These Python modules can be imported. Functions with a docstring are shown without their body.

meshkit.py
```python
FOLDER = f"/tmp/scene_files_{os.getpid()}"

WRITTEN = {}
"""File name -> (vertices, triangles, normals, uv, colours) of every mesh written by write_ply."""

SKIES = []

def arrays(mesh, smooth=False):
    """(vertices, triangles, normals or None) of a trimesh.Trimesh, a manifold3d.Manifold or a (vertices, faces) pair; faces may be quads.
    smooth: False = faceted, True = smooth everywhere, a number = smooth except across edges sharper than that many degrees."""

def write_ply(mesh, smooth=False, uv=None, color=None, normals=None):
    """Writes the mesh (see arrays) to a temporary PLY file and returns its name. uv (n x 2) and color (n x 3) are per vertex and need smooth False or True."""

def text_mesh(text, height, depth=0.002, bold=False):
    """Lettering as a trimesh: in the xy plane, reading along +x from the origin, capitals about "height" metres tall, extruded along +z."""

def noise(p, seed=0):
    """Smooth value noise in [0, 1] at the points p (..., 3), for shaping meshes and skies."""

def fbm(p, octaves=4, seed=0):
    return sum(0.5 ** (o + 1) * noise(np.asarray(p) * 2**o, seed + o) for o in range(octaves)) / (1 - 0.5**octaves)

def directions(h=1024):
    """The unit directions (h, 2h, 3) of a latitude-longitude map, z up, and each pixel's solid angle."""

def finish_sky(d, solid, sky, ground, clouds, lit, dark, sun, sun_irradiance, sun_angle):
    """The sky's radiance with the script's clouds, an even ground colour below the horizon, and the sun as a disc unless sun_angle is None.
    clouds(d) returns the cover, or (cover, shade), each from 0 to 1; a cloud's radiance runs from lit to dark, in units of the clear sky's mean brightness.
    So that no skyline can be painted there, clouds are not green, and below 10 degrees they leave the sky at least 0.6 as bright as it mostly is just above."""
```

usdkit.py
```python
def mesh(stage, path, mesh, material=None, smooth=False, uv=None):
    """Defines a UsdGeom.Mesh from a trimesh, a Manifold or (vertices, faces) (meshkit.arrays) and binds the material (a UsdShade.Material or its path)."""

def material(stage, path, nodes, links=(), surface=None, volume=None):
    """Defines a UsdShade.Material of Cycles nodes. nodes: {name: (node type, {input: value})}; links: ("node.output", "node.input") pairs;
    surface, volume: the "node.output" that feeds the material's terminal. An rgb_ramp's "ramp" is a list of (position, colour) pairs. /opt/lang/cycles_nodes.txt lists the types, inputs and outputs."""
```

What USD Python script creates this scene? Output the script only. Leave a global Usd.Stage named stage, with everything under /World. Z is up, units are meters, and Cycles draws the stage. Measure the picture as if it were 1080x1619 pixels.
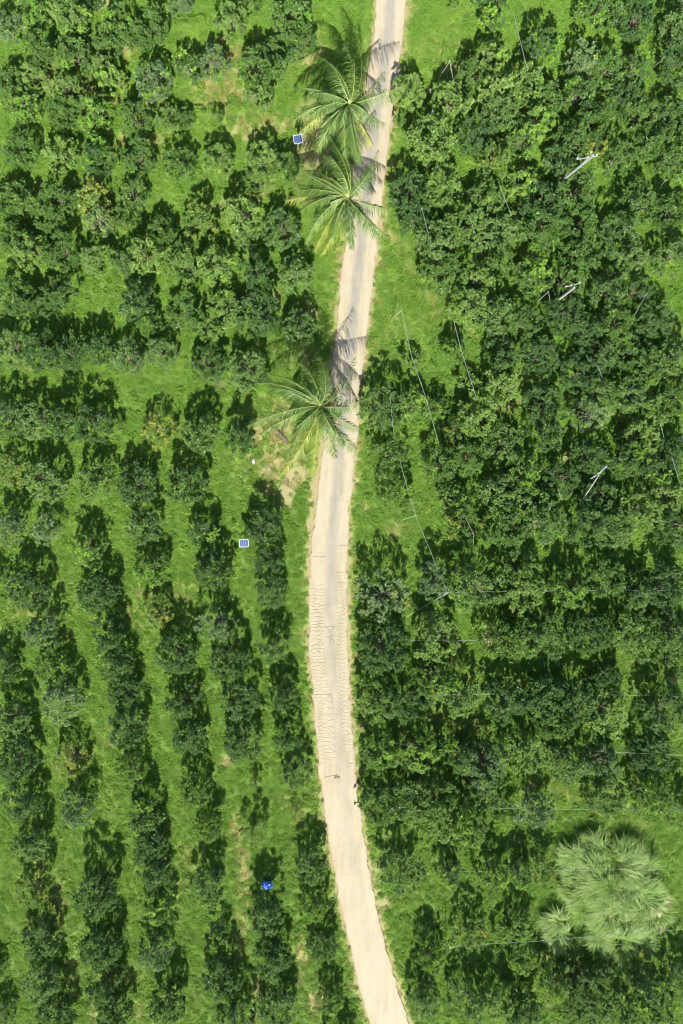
import math, numpy as np, trimesh, usdkit
from meshkit import noise, fbm
from pxr import Usd, UsdGeom, UsdLux, UsdShade, Gf, Sdf, Vt
from scipy.spatial import Voronoi
from shapely.geometry import Polygon, LineString

stage = Usd.Stage.CreateInMemory()
UsdGeom.SetStageUpAxis(stage, UsdGeom.Tokens.z)
UsdGeom.SetStageMetersPerUnit(stage, 1.0)
world = UsdGeom.Xform.Define(stage, '/World')
stage.SetDefaultPrim(world.GetPrim())
UsdGeom.Scope.Define(stage, '/World/Looks')

# ---------------------------------------------------------------- camera
CAM_H = 74.0
F_PX = 28.0 / 24.0 * 1080
OFF = (50.0, -70.0)          # picture centre relative to the point straight below the camera (photo pixels, y up)
EXPOSURE = 2.03
n_ = math.sqrt(OFF[0] ** 2 + OFF[1] ** 2 + F_PX ** 2)
Rz, Bz = OFF[0] / n_, F_PX / n_
R_ = np.array([math.sqrt(1 - Rz * Rz), 0, Rz])
bx = -Bz * Rz / R_[0]
by = math.sqrt(max(0, 1 - bx * bx - Bz * Bz))
B_ = np.array([bx, by, Bz])
U_ = np.cross(B_, R_)
EYE = np.array([0, 0, CAM_H])
cam = UsdGeom.Camera.Define(stage, '/World/Camera')
cam.CreateFocalLengthAttr(28.0)
cam.CreateHorizontalApertureAttr(24.0)
cam.CreateVerticalApertureAttr(24.0 * 1619 / 1080)
cam.CreateClippingRangeAttr(Gf.Vec2f(0.5, 2000))
cam.CreateExposureAttr(EXPOSURE)
cam.AddTransformOp().Set(Gf.Matrix4d(*R_, 0, *U_, 0, *B_, 0, *EYE, 1))


def at(px, py, z=0.0):
    """The point at height z that the photograph shows at pixel (px, py)."""
    d = R_ * (px - 540) + U_ * (809.5 - py) - B_ * F_PX
    return EYE + d * ((z - CAM_H) / d[2])


def to_px(p):
    q = np.asarray(p) - EYE
    x, y, b = q @ R_, q @ U_, -(q @ B_)
    return 540 + F_PX * x / b, 809.5 - F_PX * y / b


M_PX = F_PX / CAM_H           # photo pixels per metre on the ground

# ---------------------------------------------------------------- sky and sun
SUN_EL, SHADOW_AZ = math.radians(44), math.radians(1.0)
to_sun = np.array([-math.sin(SHADOW_AZ) * math.cos(SUN_EL), -math.cos(SHADOW_AZ) * math.cos(SUN_EL), math.sin(SUN_EL)])
sky_mat = usdkit.material(stage, '/World/Looks/sky', {
    'sky': ('sky_texture', {'sky_type': 'single_scattering', 'sun_disc': False, 'sun_elevation': SUN_EL, 'sun_rotation': math.atan2(to_sun[0], to_sun[1]),
                            'air_density': 1.0, 'aerosol_density': 1.5, 'ozone_density': 1.0}),
    'bg': ('background_shader', {'strength': 0.08})}, [('sky.color', 'bg.color')], surface='bg.background')
dome = UsdLux.DomeLight.Define(stage, '/World/sky')
UsdShade.MaterialBindingAPI.Apply(dome.GetPrim()).Bind(sky_mat)
sun = UsdLux.DistantLight.Define(stage, '/World/sun')
sun.CreateIntensityAttr(1.15)
sun.CreateAngleAttr(0.53)
sun.CreateNormalizeAttr(True)
sun.CreateColorAttr(Gf.Vec3f(1.0, 0.975, 0.91))
zb = to_sun
xb = np.cross([0, 0, 1.0], zb); xb /= np.linalg.norm(xb)
yb = np.cross(zb, xb)
sun.AddTransformOp().Set(Gf.Matrix4d(*xb, 0, *yb, 0, *zb, 0, 0, 0, 100, 1))

# ---------------------------------------------------------------- helpers
used = {}


def numbered(parent, name):
    k = used.get((parent, name), 0)
    used[(parent, name)] = k + 1
    return f'{parent}/{name}' + (f'_{k:03d}' if k else '')


def tag(prim, label=None, category=None, group=None, kind=None):
    for k, v in (('label', label), ('category', category), ('group', group), ('kind', kind)):
        if v:
            prim.SetCustomDataByKey(k, v)
    return prim


def thing(name, label, category, loc=(0, 0, 0), group=None, kind=None, rotz=0.0, scale=None):
    x = UsdGeom.Xform.Define(stage, numbered('/World', name))
    x.AddTranslateOp().Set(Gf.Vec3d(*map(float, loc)))
    if rotz:
        x.AddRotateZOp().Set(float(math.degrees(rotz)))
    if scale is not None:
        x.AddScaleOp().Set(Gf.Vec3f(*map(float, scale)))
    return tag(x.GetPrim(), label, category, group, kind)


def part(parent, name, mesh, mat, smooth=False, label=None, kind=None):
    p = usdkit.mesh(stage, numbered(str(parent.GetPath()), name), mesh, mat, smooth=smooth).GetPrim()
    return tag(p, label, None, None, kind)


def lone(name, mesh, mat, label, category, loc=(0, 0, 0), smooth=False, group=None, kind=None):
    m = usdkit.mesh(stage, numbered('/World', name), mesh, mat, smooth=smooth)
    m.AddTranslateOp().Set(Gf.Vec3d(*map(float, loc)))
    return tag(m.GetPrim(), label, category, group, kind)


def tube(points, radii, sides=6, caps=True):
    p = np.asarray(points, float)
    t = np.gradient(p, axis=0)
    t /= np.linalg.norm(t, axis=1, keepdims=True) + 1e-12
    a = np.cross(t, np.where(np.abs(t[:, 2:]) < 0.9, [0, 0, 1.0], [1.0, 0, 0]))
    a /= np.linalg.norm(a, axis=1, keepdims=True) + 1e-12
    b, ang = np.cross(t, a), np.arange(sides) * 2 * np.pi / sides
    r = np.broadcast_to(radii, (len(p),))
    v = p[:, None] + r[:, None, None] * (np.cos(ang)[None, :, None] * a[:, None] + np.sin(ang)[None, :, None] * b[:, None])
    n = len(p)
    i, j = np.meshgrid(np.arange(n - 1), np.arange(sides), indexing='ij')
    q = np.stack([i * sides + j, i * sides + (j + 1) % sides, (i + 1) * sides + (j + 1) % sides, (i + 1) * sides + j], -1).reshape(-1, 4)
    f = np.vstack([q[:, [0, 1, 2]], q[:, [0, 2, 3]]])
    v = v.reshape(-1, 3)
    if caps:
        v = np.vstack([v, p[:1], p[-1:]])
        c0, c1 = len(v) - 2, len(v) - 1
        js = np.arange(sides)
        f = np.vstack([f, np.stack([np.full(sides, c0), (js + 1) % sides, js], 1),
                       np.stack([np.full(sides, c1), (n - 1) * sides + js, (n - 1) * sides + (js + 1) % sides], 1)])
    return v, f


def join(parts):
    vs, fs, n = [], [], 0
    for v, f in parts:
        vs.append(np.asarray(v)); fs.append(np.asarray(f) + n); n += len(v)
    return np.vstack(vs), np.vstack(fs)


def box(size, centre, rot=None):
    b = trimesh.creation.box(size)
    v = np.array(b.vertices)
    if rot is not None:
        v = v @ np.asarray(rot).T
    return v + np.asarray(centre), np.array(b.faces)


def unit(v):
    return v / (np.linalg.norm(v, axis=-1, keepdims=True) + 1e-12)


def leaves(base, direction, length, width, rng, fold=0.25, droop=0.15):
    """Folded leaf blades, four corners and two triangles each, as (vertices, faces)."""
    n = len(base)
    d = unit(direction)
    up = unit(np.array([0, 0, 1.0]) + rng.normal(0, 0.45, (n, 3)))
    side = unit(np.cross(d, up))
    nor = np.cross(side, d)
    L, W = np.broadcast_to(length, (n,))[:, None], np.broadcast_to(width, (n,))[:, None]
    tip = base + d * L - np.array([0, 0, 1.0]) * L * droop
    mid = base + d * L * 0.5
    a = mid + side * W * 0.5 + nor * W * fold
    b = mid - side * W * 0.5 + nor * W * fold
    v = np.stack([base, a, tip, b], 1).reshape(-1, 3)
    k = np.arange(n)[:, None] * 4
    f = np.stack([k + [0, 2, 1], k + [0, 3, 2]], 1).reshape(-1, 3)
    return v, f


# ---------------------------------------------------------------- materials
def leaf_material(name, dark, light, rough=0.42, spec=0.4, translucent=0.25, scale=1.6, trans_col=None, rnd=0.5):
    """Leaf colour varies within the crown and from plant to plant."""
    t = trans_col or tuple(min(1, c * 1.5) for c in light)
    return usdkit.material(stage, f'/World/Looks/{name}', {
        'geo': ('geometry', {}), 'oi': ('object_info', {}),
        'n': ('noise_texture', {'scale': scale, 'detail': 3.0, 'roughness': 0.65}),
        'wn': ('math', {'math_type': 'multiply_add', 'value2': rnd, 'value3': -rnd / 2}),
        'isl': ('math', {'math_type': 'multiply_add', 'value2': 0.5, 'value3': -0.25}),
        's': ('math', {'math_type': 'add'}), 's2': ('math', {'math_type': 'add'}),
        'r': ('rgb_ramp', {'ramp': [(0.25, dark), (0.72, light)]}),
        'p': ('principled_bsdf', {'roughness': rough, 'specular_ior_level': spec}),
        't': ('translucent_bsdf', {'color': t}),
        'm': ('mix_closure', {'fac': translucent})},
        [('geo.position', 'n.vector'), ('oi.random', 'wn.value1'), ('geo.random_per_island', 'isl.value1'), ('n.fac', 's.value1'), ('wn.value', 's.value2'),
         ('s.value', 's2.value1'), ('isl.value', 's2.value2'), ('s2.value', 'r.fac'),
         ('r.color', 'p.base_color'), ('p.BSDF', 'm.closure1'), ('t.BSDF', 'm.closure2')], surface='m.closure')


def plain(name, a, b, scale=4.0, rough=0.7, spec=0.3, metallic=0.0, bump=0.0):
    nodes = {'tc': ('texture_coordinate', {}), 'n': ('noise_texture', {'scale': scale, 'detail': 5.0, 'roughness': 0.6}),
             'r': ('rgb_ramp', {'ramp': [(0.3, a), (0.7, b)]}), 'p': ('principled_bsdf', {'roughness': rough, 'specular_ior_level': spec, 'metallic': metallic})}
    links = [('tc.object', 'n.vector'), ('n.fac', 'r.fac'), ('r.color', 'p.base_color')]
    if bump:
        nodes['b'] = ('bump', {'strength': 0.6, 'distance': bump})
        links += [('n.fac', 'b.height'), ('b.normal', 'p.normal')]
    return usdkit.material(stage, f'/World/Looks/{name}', nodes, links, surface='p.BSDF')


M = {}
M['dark'] = leaf_material('citrus_leaf_dark', (0.036, 0.080, 0.018), (0.142, 0.218, 0.052), rough=0.42, spec=0.34)
M['mid'] = leaf_material('citrus_leaf', (0.048, 0.100, 0.018), (0.180, 0.262, 0.056), rough=0.45, spec=0.3)
M['pale'] = leaf_material('citrus_leaf_greyish', (0.062, 0.110, 0.036), (0.17, 0.225, 0.085), spec=0.4)
M['lime'] = leaf_material('young_leaf', (0.09, 0.19, 0.014), (0.20, 0.31, 0.035), rough=0.5)
M['yellow'] = leaf_material('yellowing_leaf', (0.13, 0.16, 0.020), (0.29, 0.27, 0.035), rough=0.5)
M['weed'] = leaf_material('weed_leaf', (0.06, 0.13, 0.015), (0.15, 0.25, 0.03), rough=0.55, spec=0.25)
M['cover'] = leaf_material('ground_cover_leaf', (0.072, 0.146, 0.014), (0.156, 0.258, 0.032), rough=0.6, spec=0.2, scale=0.35, rnd=0.35)
M['cover_dry'] = leaf_material('dry_ground_cover', (0.10, 0.11, 0.025), (0.26, 0.23, 0.07), rough=0.7, spec=0.15, scale=0.6, rnd=0.4)
M['palm'] = leaf_material('palm_leaflet', (0.042, 0.085, 0.014), (0.150, 0.195, 0.040), rough=0.5, spec=0.3, scale=0.8, rnd=0.3)
M['palm_old'] = leaf_material('old_palm_leaflet', (0.11, 0.14, 0.020), (0.25, 0.25, 0.05), rough=0.45, spec=0.4, scale=0.8)
M['rachis'] = plain('palm_rachis', (0.13, 0.165, 0.035), (0.21, 0.225, 0.065), 3.0, 0.5)
M['cane_pale'] = leaf_material('pale_grass_blade', (0.14, 0.20, 0.055), (0.27, 0.34, 0.115), rough=0.5, spec=0.2, translucent=0.3, scale=1.1, rnd=0.3)
M['cane_straw'] = leaf_material('straw_grass_blade', (0.16, 0.15, 0.07), (0.28, 0.24, 0.13), rough=0.5, spec=0.3, translucent=0.2, scale=1.1, rnd=0.3)
M['cane'] = leaf_material('tall_grass_blade', (0.080, 0.145, 0.024), (0.20, 0.285, 0.065), rough=0.5, spec=0.2, translucent=0.3, scale=1.1, rnd=0.3)
M['bark'] = plain('bark', (0.06, 0.05, 0.035), (0.16, 0.13, 0.10), 9.0, 0.9, 0.2, bump=0.01)
M['palm_bark'] = plain('palm_bark', (0.13, 0.11, 0.085), (0.27, 0.24, 0.20), 7.0, 0.9, 0.2, bump=0.01)
M['nut'] = plain('coconut', (0.10, 0.13, 0.02), (0.22, 0.17, 0.05), 5.0, 0.5)
M['dead'] = plain('dry_brown_litter', (0.05, 0.035, 0.022), (0.16, 0.115, 0.07), 6.0, 0.9)
M['pole'] = plain('weathered_concrete_pole', (0.13, 0.13, 0.125), (0.19, 0.19, 0.18), 5.0, 0.8)
M['post'] = plain('pale_post', (0.125, 0.13, 0.125), (0.175, 0.18, 0.175), 5.0, 0.6)
M['wire'] = plain('white_wire', (0.15, 0.162, 0.162), (0.20, 0.215, 0.215), 5.0, 0.5, 0.4)
M['ceramic'] = plain('insulator', (0.24, 0.24, 0.24), (0.30, 0.30, 0.30), 5.0, 0.25, 0.6)
M['steel'] = plain('galvanised_arm', (0.14, 0.145, 0.15), (0.19, 0.195, 0.20), 8.0, 0.5, 0.4, 0.2)
M['blue'] = plain('blue_plastic', (0.012, 0.05, 0.24), (0.03, 0.11, 0.42), 5.0, 0.35, 0.5)
M['white_plastic'] = plain('white_plastic', (0.28, 0.29, 0.29), (0.38, 0.39, 0.39), 5.0, 0.4, 0.5)
M['pv'] = plain('solar_cell', (0.010, 0.024, 0.07), (0.015, 0.036, 0.11), 2.0, 0.45, 0.2)
M['frame'] = plain('aluminium_frame', (0.22, 0.235, 0.25), (0.28, 0.295, 0.31), 3.0, 0.5, 0.5)
M['trunk_soil'] = plain('red_soil', (0.16, 0.075, 0.035), (0.30, 0.17, 0.09), 6.0, 0.95)

# ---------------------------------------------------------------- the road's line, in photo pixels: y, left edge, right edge
ROAD = np.array([(-160, 616, 668), (-80, 607, 656), (0, 596, 642), (100, 585, 632), (170, 573, 621), (270, 560, 609), (340, 551, 601), (405, 543, 594), (470, 536, 587), (540, 530, 578),
                 (640, 516, 568), (707, 510, 563), (760, 504, 557), (810, 499, 552), (900, 490, 549), (1000, 489, 549), (1080, 494, 552), (1180, 501, 559), (1250, 509, 565),
                 (1350, 524, 579), (1430, 539, 594), (1500, 555, 611), (1550, 566, 625), (1619, 585, 647), (1700, 611, 675), (1800, 646, 712)], float)
from scipy.interpolate import PchipInterpolator
ROAD_L, ROAD_R = PchipInterpolator(ROAD[:, 0], ROAD[:, 1]), PchipInterpolator(ROAD[:, 0], ROAD[:, 2])
_ys = np.linspace(-160, 1800, 500)
RL = np.array([at(x, y)[:2] for x, y in zip(ROAD_L(_ys), _ys)])
RR = np.array([at(x, y)[:2] for x, y in zip(ROAD_R(_ys), _ys)])


def road_edges(y):
    """x of the road's left and right edge at world y."""
    return np.interp(y, RL[::-1, 1], RL[::-1, 0]), np.interp(y, RR[::-1, 1], RR[::-1, 0])


# bare soil and dry grass: (px, py, half width, half height, soil, dry)
PATCHES = [(455, 760, 12, 45, .9, .6), (425, 690, 35, 45, .35, .8), (440, 720, 45, 70, .25, .6), (495, 790, 8, 45, .9, .6), (492, 850, 7, 60, .9, .6), (470, 745, 20, 30, .5, .7),
           (425, 745, 14, 14, .7, .6), (357, 1195, 10, 14, .8, .7), (385, 1385, 11, 60, .45, .9), (380, 1470, 10, 60, .35, .8), (405, 1580, 5, 45, .8, .8), (372, 1320, 12, 30, .3, .6),
           (112, 1545, 10, 30, .4, .6), (147, 1600, 10, 25, .5, .6), (90, 1400, 18, 50, .1, .6), (500, 1580, 14, 30, .5, .7), (475, 1510, 10, 40, .2, .7),
           (370, 115, 45, 45, .12, .75), (345, 140, 40, 26, .15, .85), (385, 205, 28, 18, .35, .8), (205, 85, 16, 18, .25, .8), (147, 82, 12, 16, .2, .7), (135, 140, 14, 22, .2, .7),
           (190, 150, 14, 22, .2, .7), (80, 120, 10, 22, .2, .6), (245, 160, 18, 12, .45, .6), (193, 222, 9, 10, .5, .6), (255, 232, 14, 18, .2, .6), (162, 6, 12, 9, .8, .6),
           (490, 90, 18, 24, .3, .7), (440, 195, 26, 14, .35, .8), (412, 302, 14, 12, .35, .6), (500, 225, 30, 60, .55, .6), (520, 200, 30, 30, .5, .6), (530, 285, 20, 40, .4, .5),
           (355, 330, 22, 14, .4, .4), (150, 288, 14, 10, .6, .5), (160, 302, 14, 9, .7, .5), (22, 565, 12, 8, .5, .5), (45, 578, 10, 8, .5, .5), (350, 607, 12, 9, .6, .6), (440, 640, 22, 14, .2, .6),
           (435, 470, 10, 12, .3, .7), (490, 505, 26, 24, .2, .3), (475, 560, 20, 20, .3, .3),
           (615, 372, 12, 6, .5, .8), (580, 800, 8, 8, .3, .8), (625, 836, 18, 10, .2, .6), (570, 1140, 6, 20, .5, .5), (610, 1427, 10, 9, .6, .5), (598, 1500, 14, 20, .3, .5), (600, 1370, 8, 14, .4, .4),
           (735, 965, 9, 5, .9, .4), (805, 970, 8, 6, .9, .4), (770, 1010, 6, 20, .8, .4), (766, 1065, 6, 14, .8, .4), (898, 720, 8, 6, .8, .7), (983, 352, 6, 7, .9, .8), (826, 763, 6, 6, .9, .5),
           (1025, 680, 6, 10, .8, .5), (963, 1508, 12, 8, .8, .5), (1050, 1435, 14, 22, .4, .8), (1040, 1468, 12, 12, .4, .8), (845, 830, 8, 10, .6, .5), (1063, 1070, 9, 14, .3, .5)]
PATCH_W = [(*at(x, y)[:2], a / M_PX, b / M_PX, s * (0.5 if x < 400 else (0.75 if x < 560 else 1)), d * (0.65 if x < 400 else 0.9)) for x, y, a, b, s, d in PATCHES]


def ground_tone(xy):
    """(bare soil, dry grass) from 0 to 1 at points on the ground."""
    xy = np.asarray(xy, float)
    p3 = np.c_[xy, np.zeros(len(xy))]
    w = fbm(p3 * 0.9, 3, 5) - 0.5
    soil, dry = np.zeros(len(xy)), np.clip((fbm(p3 * 0.16, 3, 9) - 0.58) * 1.6, 0, 0.22)
    for x, y, a, b, s, d in PATCH_W:
        q = np.sqrt(((xy[:, 0] - x) / a) ** 2 + ((xy[:, 1] - y) / b) ** 2) + w * 1.2
        k = np.clip(1.5 - q, 0, 1)
        k = k * k * (3 - 2 * k)
        soil, dry = np.maximum(soil, s * k), np.maximum(dry, d * k)
    l, r = road_edges(xy[:, 1])
    edge = np.minimum(np.abs(xy[:, 0] - l), np.abs(xy[:, 0] - r))
    verge = np.clip(1 - (edge + w * 0.9) / 0.26, 0, 1)
    soil = np.maximum(soil, np.clip(verge * 1.3, 0, 0.7))
    dry = np.maximum(dry, np.clip(1 - (edge + w * 1.2) / 1.1, 0, 1) * 0.55)
    return soil, dry


# low grassy banks (terrace edges), steep on the far side: pixel lines
BANKS = [LineString([at(x, y)[:2] for x, y in l]) for l in ([(262, 30), (285, 34), (310, 36), (335, 30)], [(292, 176), (320, 175), (350, 171), (380, 164)])]


def ground_height(xy):
    xy = np.asarray(xy, float)
    p3 = np.c_[xy, np.zeros(len(xy))]
    h = (fbm(p3 * 0.35, 3, 2) - 0.5) * 0.10 + (fbm(p3 * 1.7, 2, 3) - 0.5) * 0.05
    for ln in BANKS:
        c = np.array(ln.coords)
        yl = np.interp(xy[:, 0], c[:, 0], c[:, 1])
        s = yl - xy[:, 1]                         # metres to the near side of the line
        along = np.clip((xy[:, 0] - c[0, 0]) / 1.2, 0, 1) * np.clip((c[-1, 0] - xy[:, 0]) / 1.2, 0, 1)
        h = h + 0.50 * along * np.clip((s + 0.12) / 0.24, 0, 1) * np.exp(-np.clip(s, 0, None) / 2.2)
    l, r = road_edges(xy[:, 1])
    inside = np.clip(np.minimum(xy[:, 0] - l, r - xy[:, 0]) / 0.3 + 1.5, 0, 1)
    return h * (1 - inside) - 0.05 * inside


# ---------------------------------------------------------------- ground: one sheet, fine where the picture looks
gx = np.r_[-400, -200, -100, -60, np.arange(-38, 44.01, 0.3), 60, 100, 200, 400]
gy = np.r_[-400, -200, -100, -75, np.arange(-60, 54.01, 0.3), 75, 100, 200, 400]
X, Y = np.meshgrid(gx, gy, indexing='ij')
gxy = np.c_[X.ravel(), Y.ravel()]
gz = ground_height(gxy)
soil_v, dry_v = ground_tone(gxy)
i, j = np.meshgrid(np.arange(len(gx) - 1), np.arange(len(gy) - 1), indexing='ij')
w_ = len(gy)
quad = np.stack([i * w_ + j, (i + 1) * w_ + j, (i + 1) * w_ + j + 1, i * w_ + j + 1], -1).reshape(-1, 4)
ground_mat = usdkit.material(stage, '/World/Looks/ground', {
    'geo': ('geometry', {}), 'tone': ('attribute', {'attribute': 'tone'}), 'sep': ('separate_color', {'color_type': 'rgb'}),
    'n': ('noise_texture', {'scale': 2.2, 'detail': 6.0, 'roughness': 0.7}),
    'n2': ('noise_texture', {'scale': 9.0, 'detail': 4.0, 'roughness': 0.7}),
    'g': ('rgb_ramp', {'ramp': [(0.3, (0.035, 0.07, 0.010)), (0.7, (0.075, 0.125, 0.018))]}),
    'd': ('rgb_ramp', {'ramp': [(0.3, (0.12, 0.12, 0.03)), (0.7, (0.26, 0.22, 0.08))]}),
    's': ('rgb_ramp', {'ramp': [(0.25, (0.11, 0.085, 0.045)), (0.75, (0.23, 0.185, 0.115))]}),
    'm1': ('mix_color', {}), 'm2': ('mix_color', {}),
    'b': ('bump', {'strength': 0.8, 'distance': 0.08}),
    'p': ('principled_bsdf', {'roughness': 0.9, 'specular_ior_level': 0.15})},
    [('geo.position', 'n.vector'), ('geo.position', 'n2.vector'), ('tone.color', 'sep.color'), ('n.fac', 'g.fac'), ('n.fac', 'd.fac'), ('n2.fac', 's.fac'),
     ('sep.g', 'm1.fac'), ('g.color', 'm1.a'), ('d.color', 'm1.b'), ('sep.r', 'm2.fac'), ('m1.result', 'm2.a'), ('s.color', 'm2.b'),
     ('m2.result', 'p.base_color'), ('n2.fac', 'b.height'), ('b.normal', 'p.normal')], surface='p.BSDF')
gm = usdkit.mesh(stage, '/World/ground', (np.c_[gxy, gz], quad), ground_mat, smooth=True)
UsdGeom.PrimvarsAPI(gm).CreatePrimvar('tone', Sdf.ValueTypeNames.Color3fArray, 'vertex').Set(Vt.Vec3fArray.FromNumpy(np.c_[soil_v, dry_v, soil_v * 0].astype(np.float32)))
tag(gm.GetPrim(), 'grassy orchard ground with bare reddish soil patches', None, None, 'structure')

# ---------------------------------------------------------------- road: concrete slabs end to end, with plates where it is cracked
rng = np.random.default_rng(7)
road_nodes = {
    'geo': ('geometry', {}), 'tone': ('attribute', {'attribute': 'across'}), 'sep': ('separate_color', {'color_type': 'rgb'}),
    'map': ('mapping', {'scale': (1.0, 0.16, 1.0)}),
    'n': ('noise_texture', {'scale': 1.6, 'detail': 6.0, 'roughness': 0.7}), 'n2': ('noise_texture', {'scale': 30.0, 'detail': 3.0, 'roughness': 0.7}),
    'n3': ('noise_texture', {'scale': 0.9, 'detail': 5.0, 'roughness': 0.6}),
    'sh': ('rgb_ramp', {'ramp': [(0.3, (0.168, 0.142, 0.090)), (0.7, (0.225, 0.196, 0.138))]}),
    'ce': ('rgb_ramp', {'ramp': [(0.3, (0.104, 0.099, 0.080)), (0.7, (0.152, 0.143, 0.114))]}),
    'ed': ('color', {'value': (0.30, 0.18, 0.085)}),
    'f1': ('math', {'math_type': 'multiply_add', 'value2': 0.55, 'value3': -0.27}), 'f2': ('math', {'math_type': 'add', 'use_clamp': True}),
    'e1': ('math', {'math_type': 'multiply_add', 'value2': 0.9, 'value3': -0.45}), 'e2': ('math', {'math_type': 'add', 'use_clamp': True}),
    'm1': ('mix_color', {}), 'm2': ('mix_color', {}), 'm3': ('mix_color', {'blend_type': 'multiply', 'fac': 0.35}),
    'spk': ('rgb_ramp', {'ramp': [(0.28, (0.55, 0.5, 0.42)), (0.42, (1, 1, 1))]}),
    'b': ('bump', {'strength': 0.5, 'distance': 0.02}),
    'p': ('principled_bsdf', {'roughness': 0.85, 'specular_ior_level': 0.2})}
road_links = [('geo.position', 'map.vector'), ('map.vector', 'n.vector'), ('geo.position', 'n2.vector'), ('geo.position', 'n3.vector'), ('tone.color', 'sep.color'),
              ('n3.fac', 'f1.value1'), ('f1.value', 'f2.value1'), ('sep.r', 'f2.value2'), ('n.fac', 'sh.fac'), ('n.fac', 'ce.fac'), ('f2.value', 'm1.fac'), ('sh.color', 'm1.a'), ('ce.color', 'm1.b'),
              ('n.fac', 'e1.value1'), ('e1.value', 'e2.value1'), ('sep.g', 'e2.value2'), ('e2.value', 'm2.fac'), ('m1.result', 'm2.a'), ('ed.value', 'm2.b'),
              ('n2.fac', 'spk.fac'), ('m2.result', 'm3.a'), ('spk.color', 'm3.b'), ('m3.result', 'p.base_color'), ('n2.fac', 'b.height'), ('b.normal', 'p.normal')]
if True:
    road_links = [l for l in road_links if l[0] != 'ed.value']
    road_nodes.pop('ed')
    road_nodes['m2'] = ('mix_color', {'b': (0.155, 0.118, 0.07)})
road_mat = usdkit.material(stage, '/World/Looks/road_concrete', road_nodes, road_links, surface='p.BSDF')
crack_mat = plain('crack_fill', (0.15, 0.105, 0.06), (0.25, 0.19, 0.12), 6.0, 0.95, 0.1)
road = tag(UsdGeom.Xform.Define(stage, '/World/road').GetPrim(), 'narrow pale concrete road curving through the orchard', None, None, 'structure')


def wander(y, seed):
    return (fbm(np.c_[np.zeros(len(y)), y * 1.3, np.full(len(y), seed)], 4, seed) - 0.5) * 0.34


def road_point(u, y, wig=True):
    l, r = road_edges(y)
    if wig:
        l, r = l + wander(y, 3), r + wander(y, 4)
    return l + (r - l) * u


def across_tone(u, y):
    """(centre strip, dirty edge) across the road; the darker wheel strip fades where the road is sandy."""
    py = to_px(np.array([road_point(np.array([.5]), np.array([yy]))[0] for yy in [y.mean()]] + [y.mean(), 0.0]))[1]
    k = np.interp(py, [-50, 600, 900, 1150, 1300, 1450], [0.95, 0.85, 0.75, 0.5, 0.35, 0.1])
    c = np.exp(-((u - np.interp(py, [0, 500, 900, 1200, 1600], [.5, .5, .56, .62, .5])) / 0.17) ** 4) * k
    e = np.clip(1 - np.minimum(u, 1 - u) / 0.05, 0, 1) * 0.6
    return np.c_[c, e, e * 0]


CRACK = (at(520, 1245)[1], at(520, 880)[1])        # world y range of the cracked stretch


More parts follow.
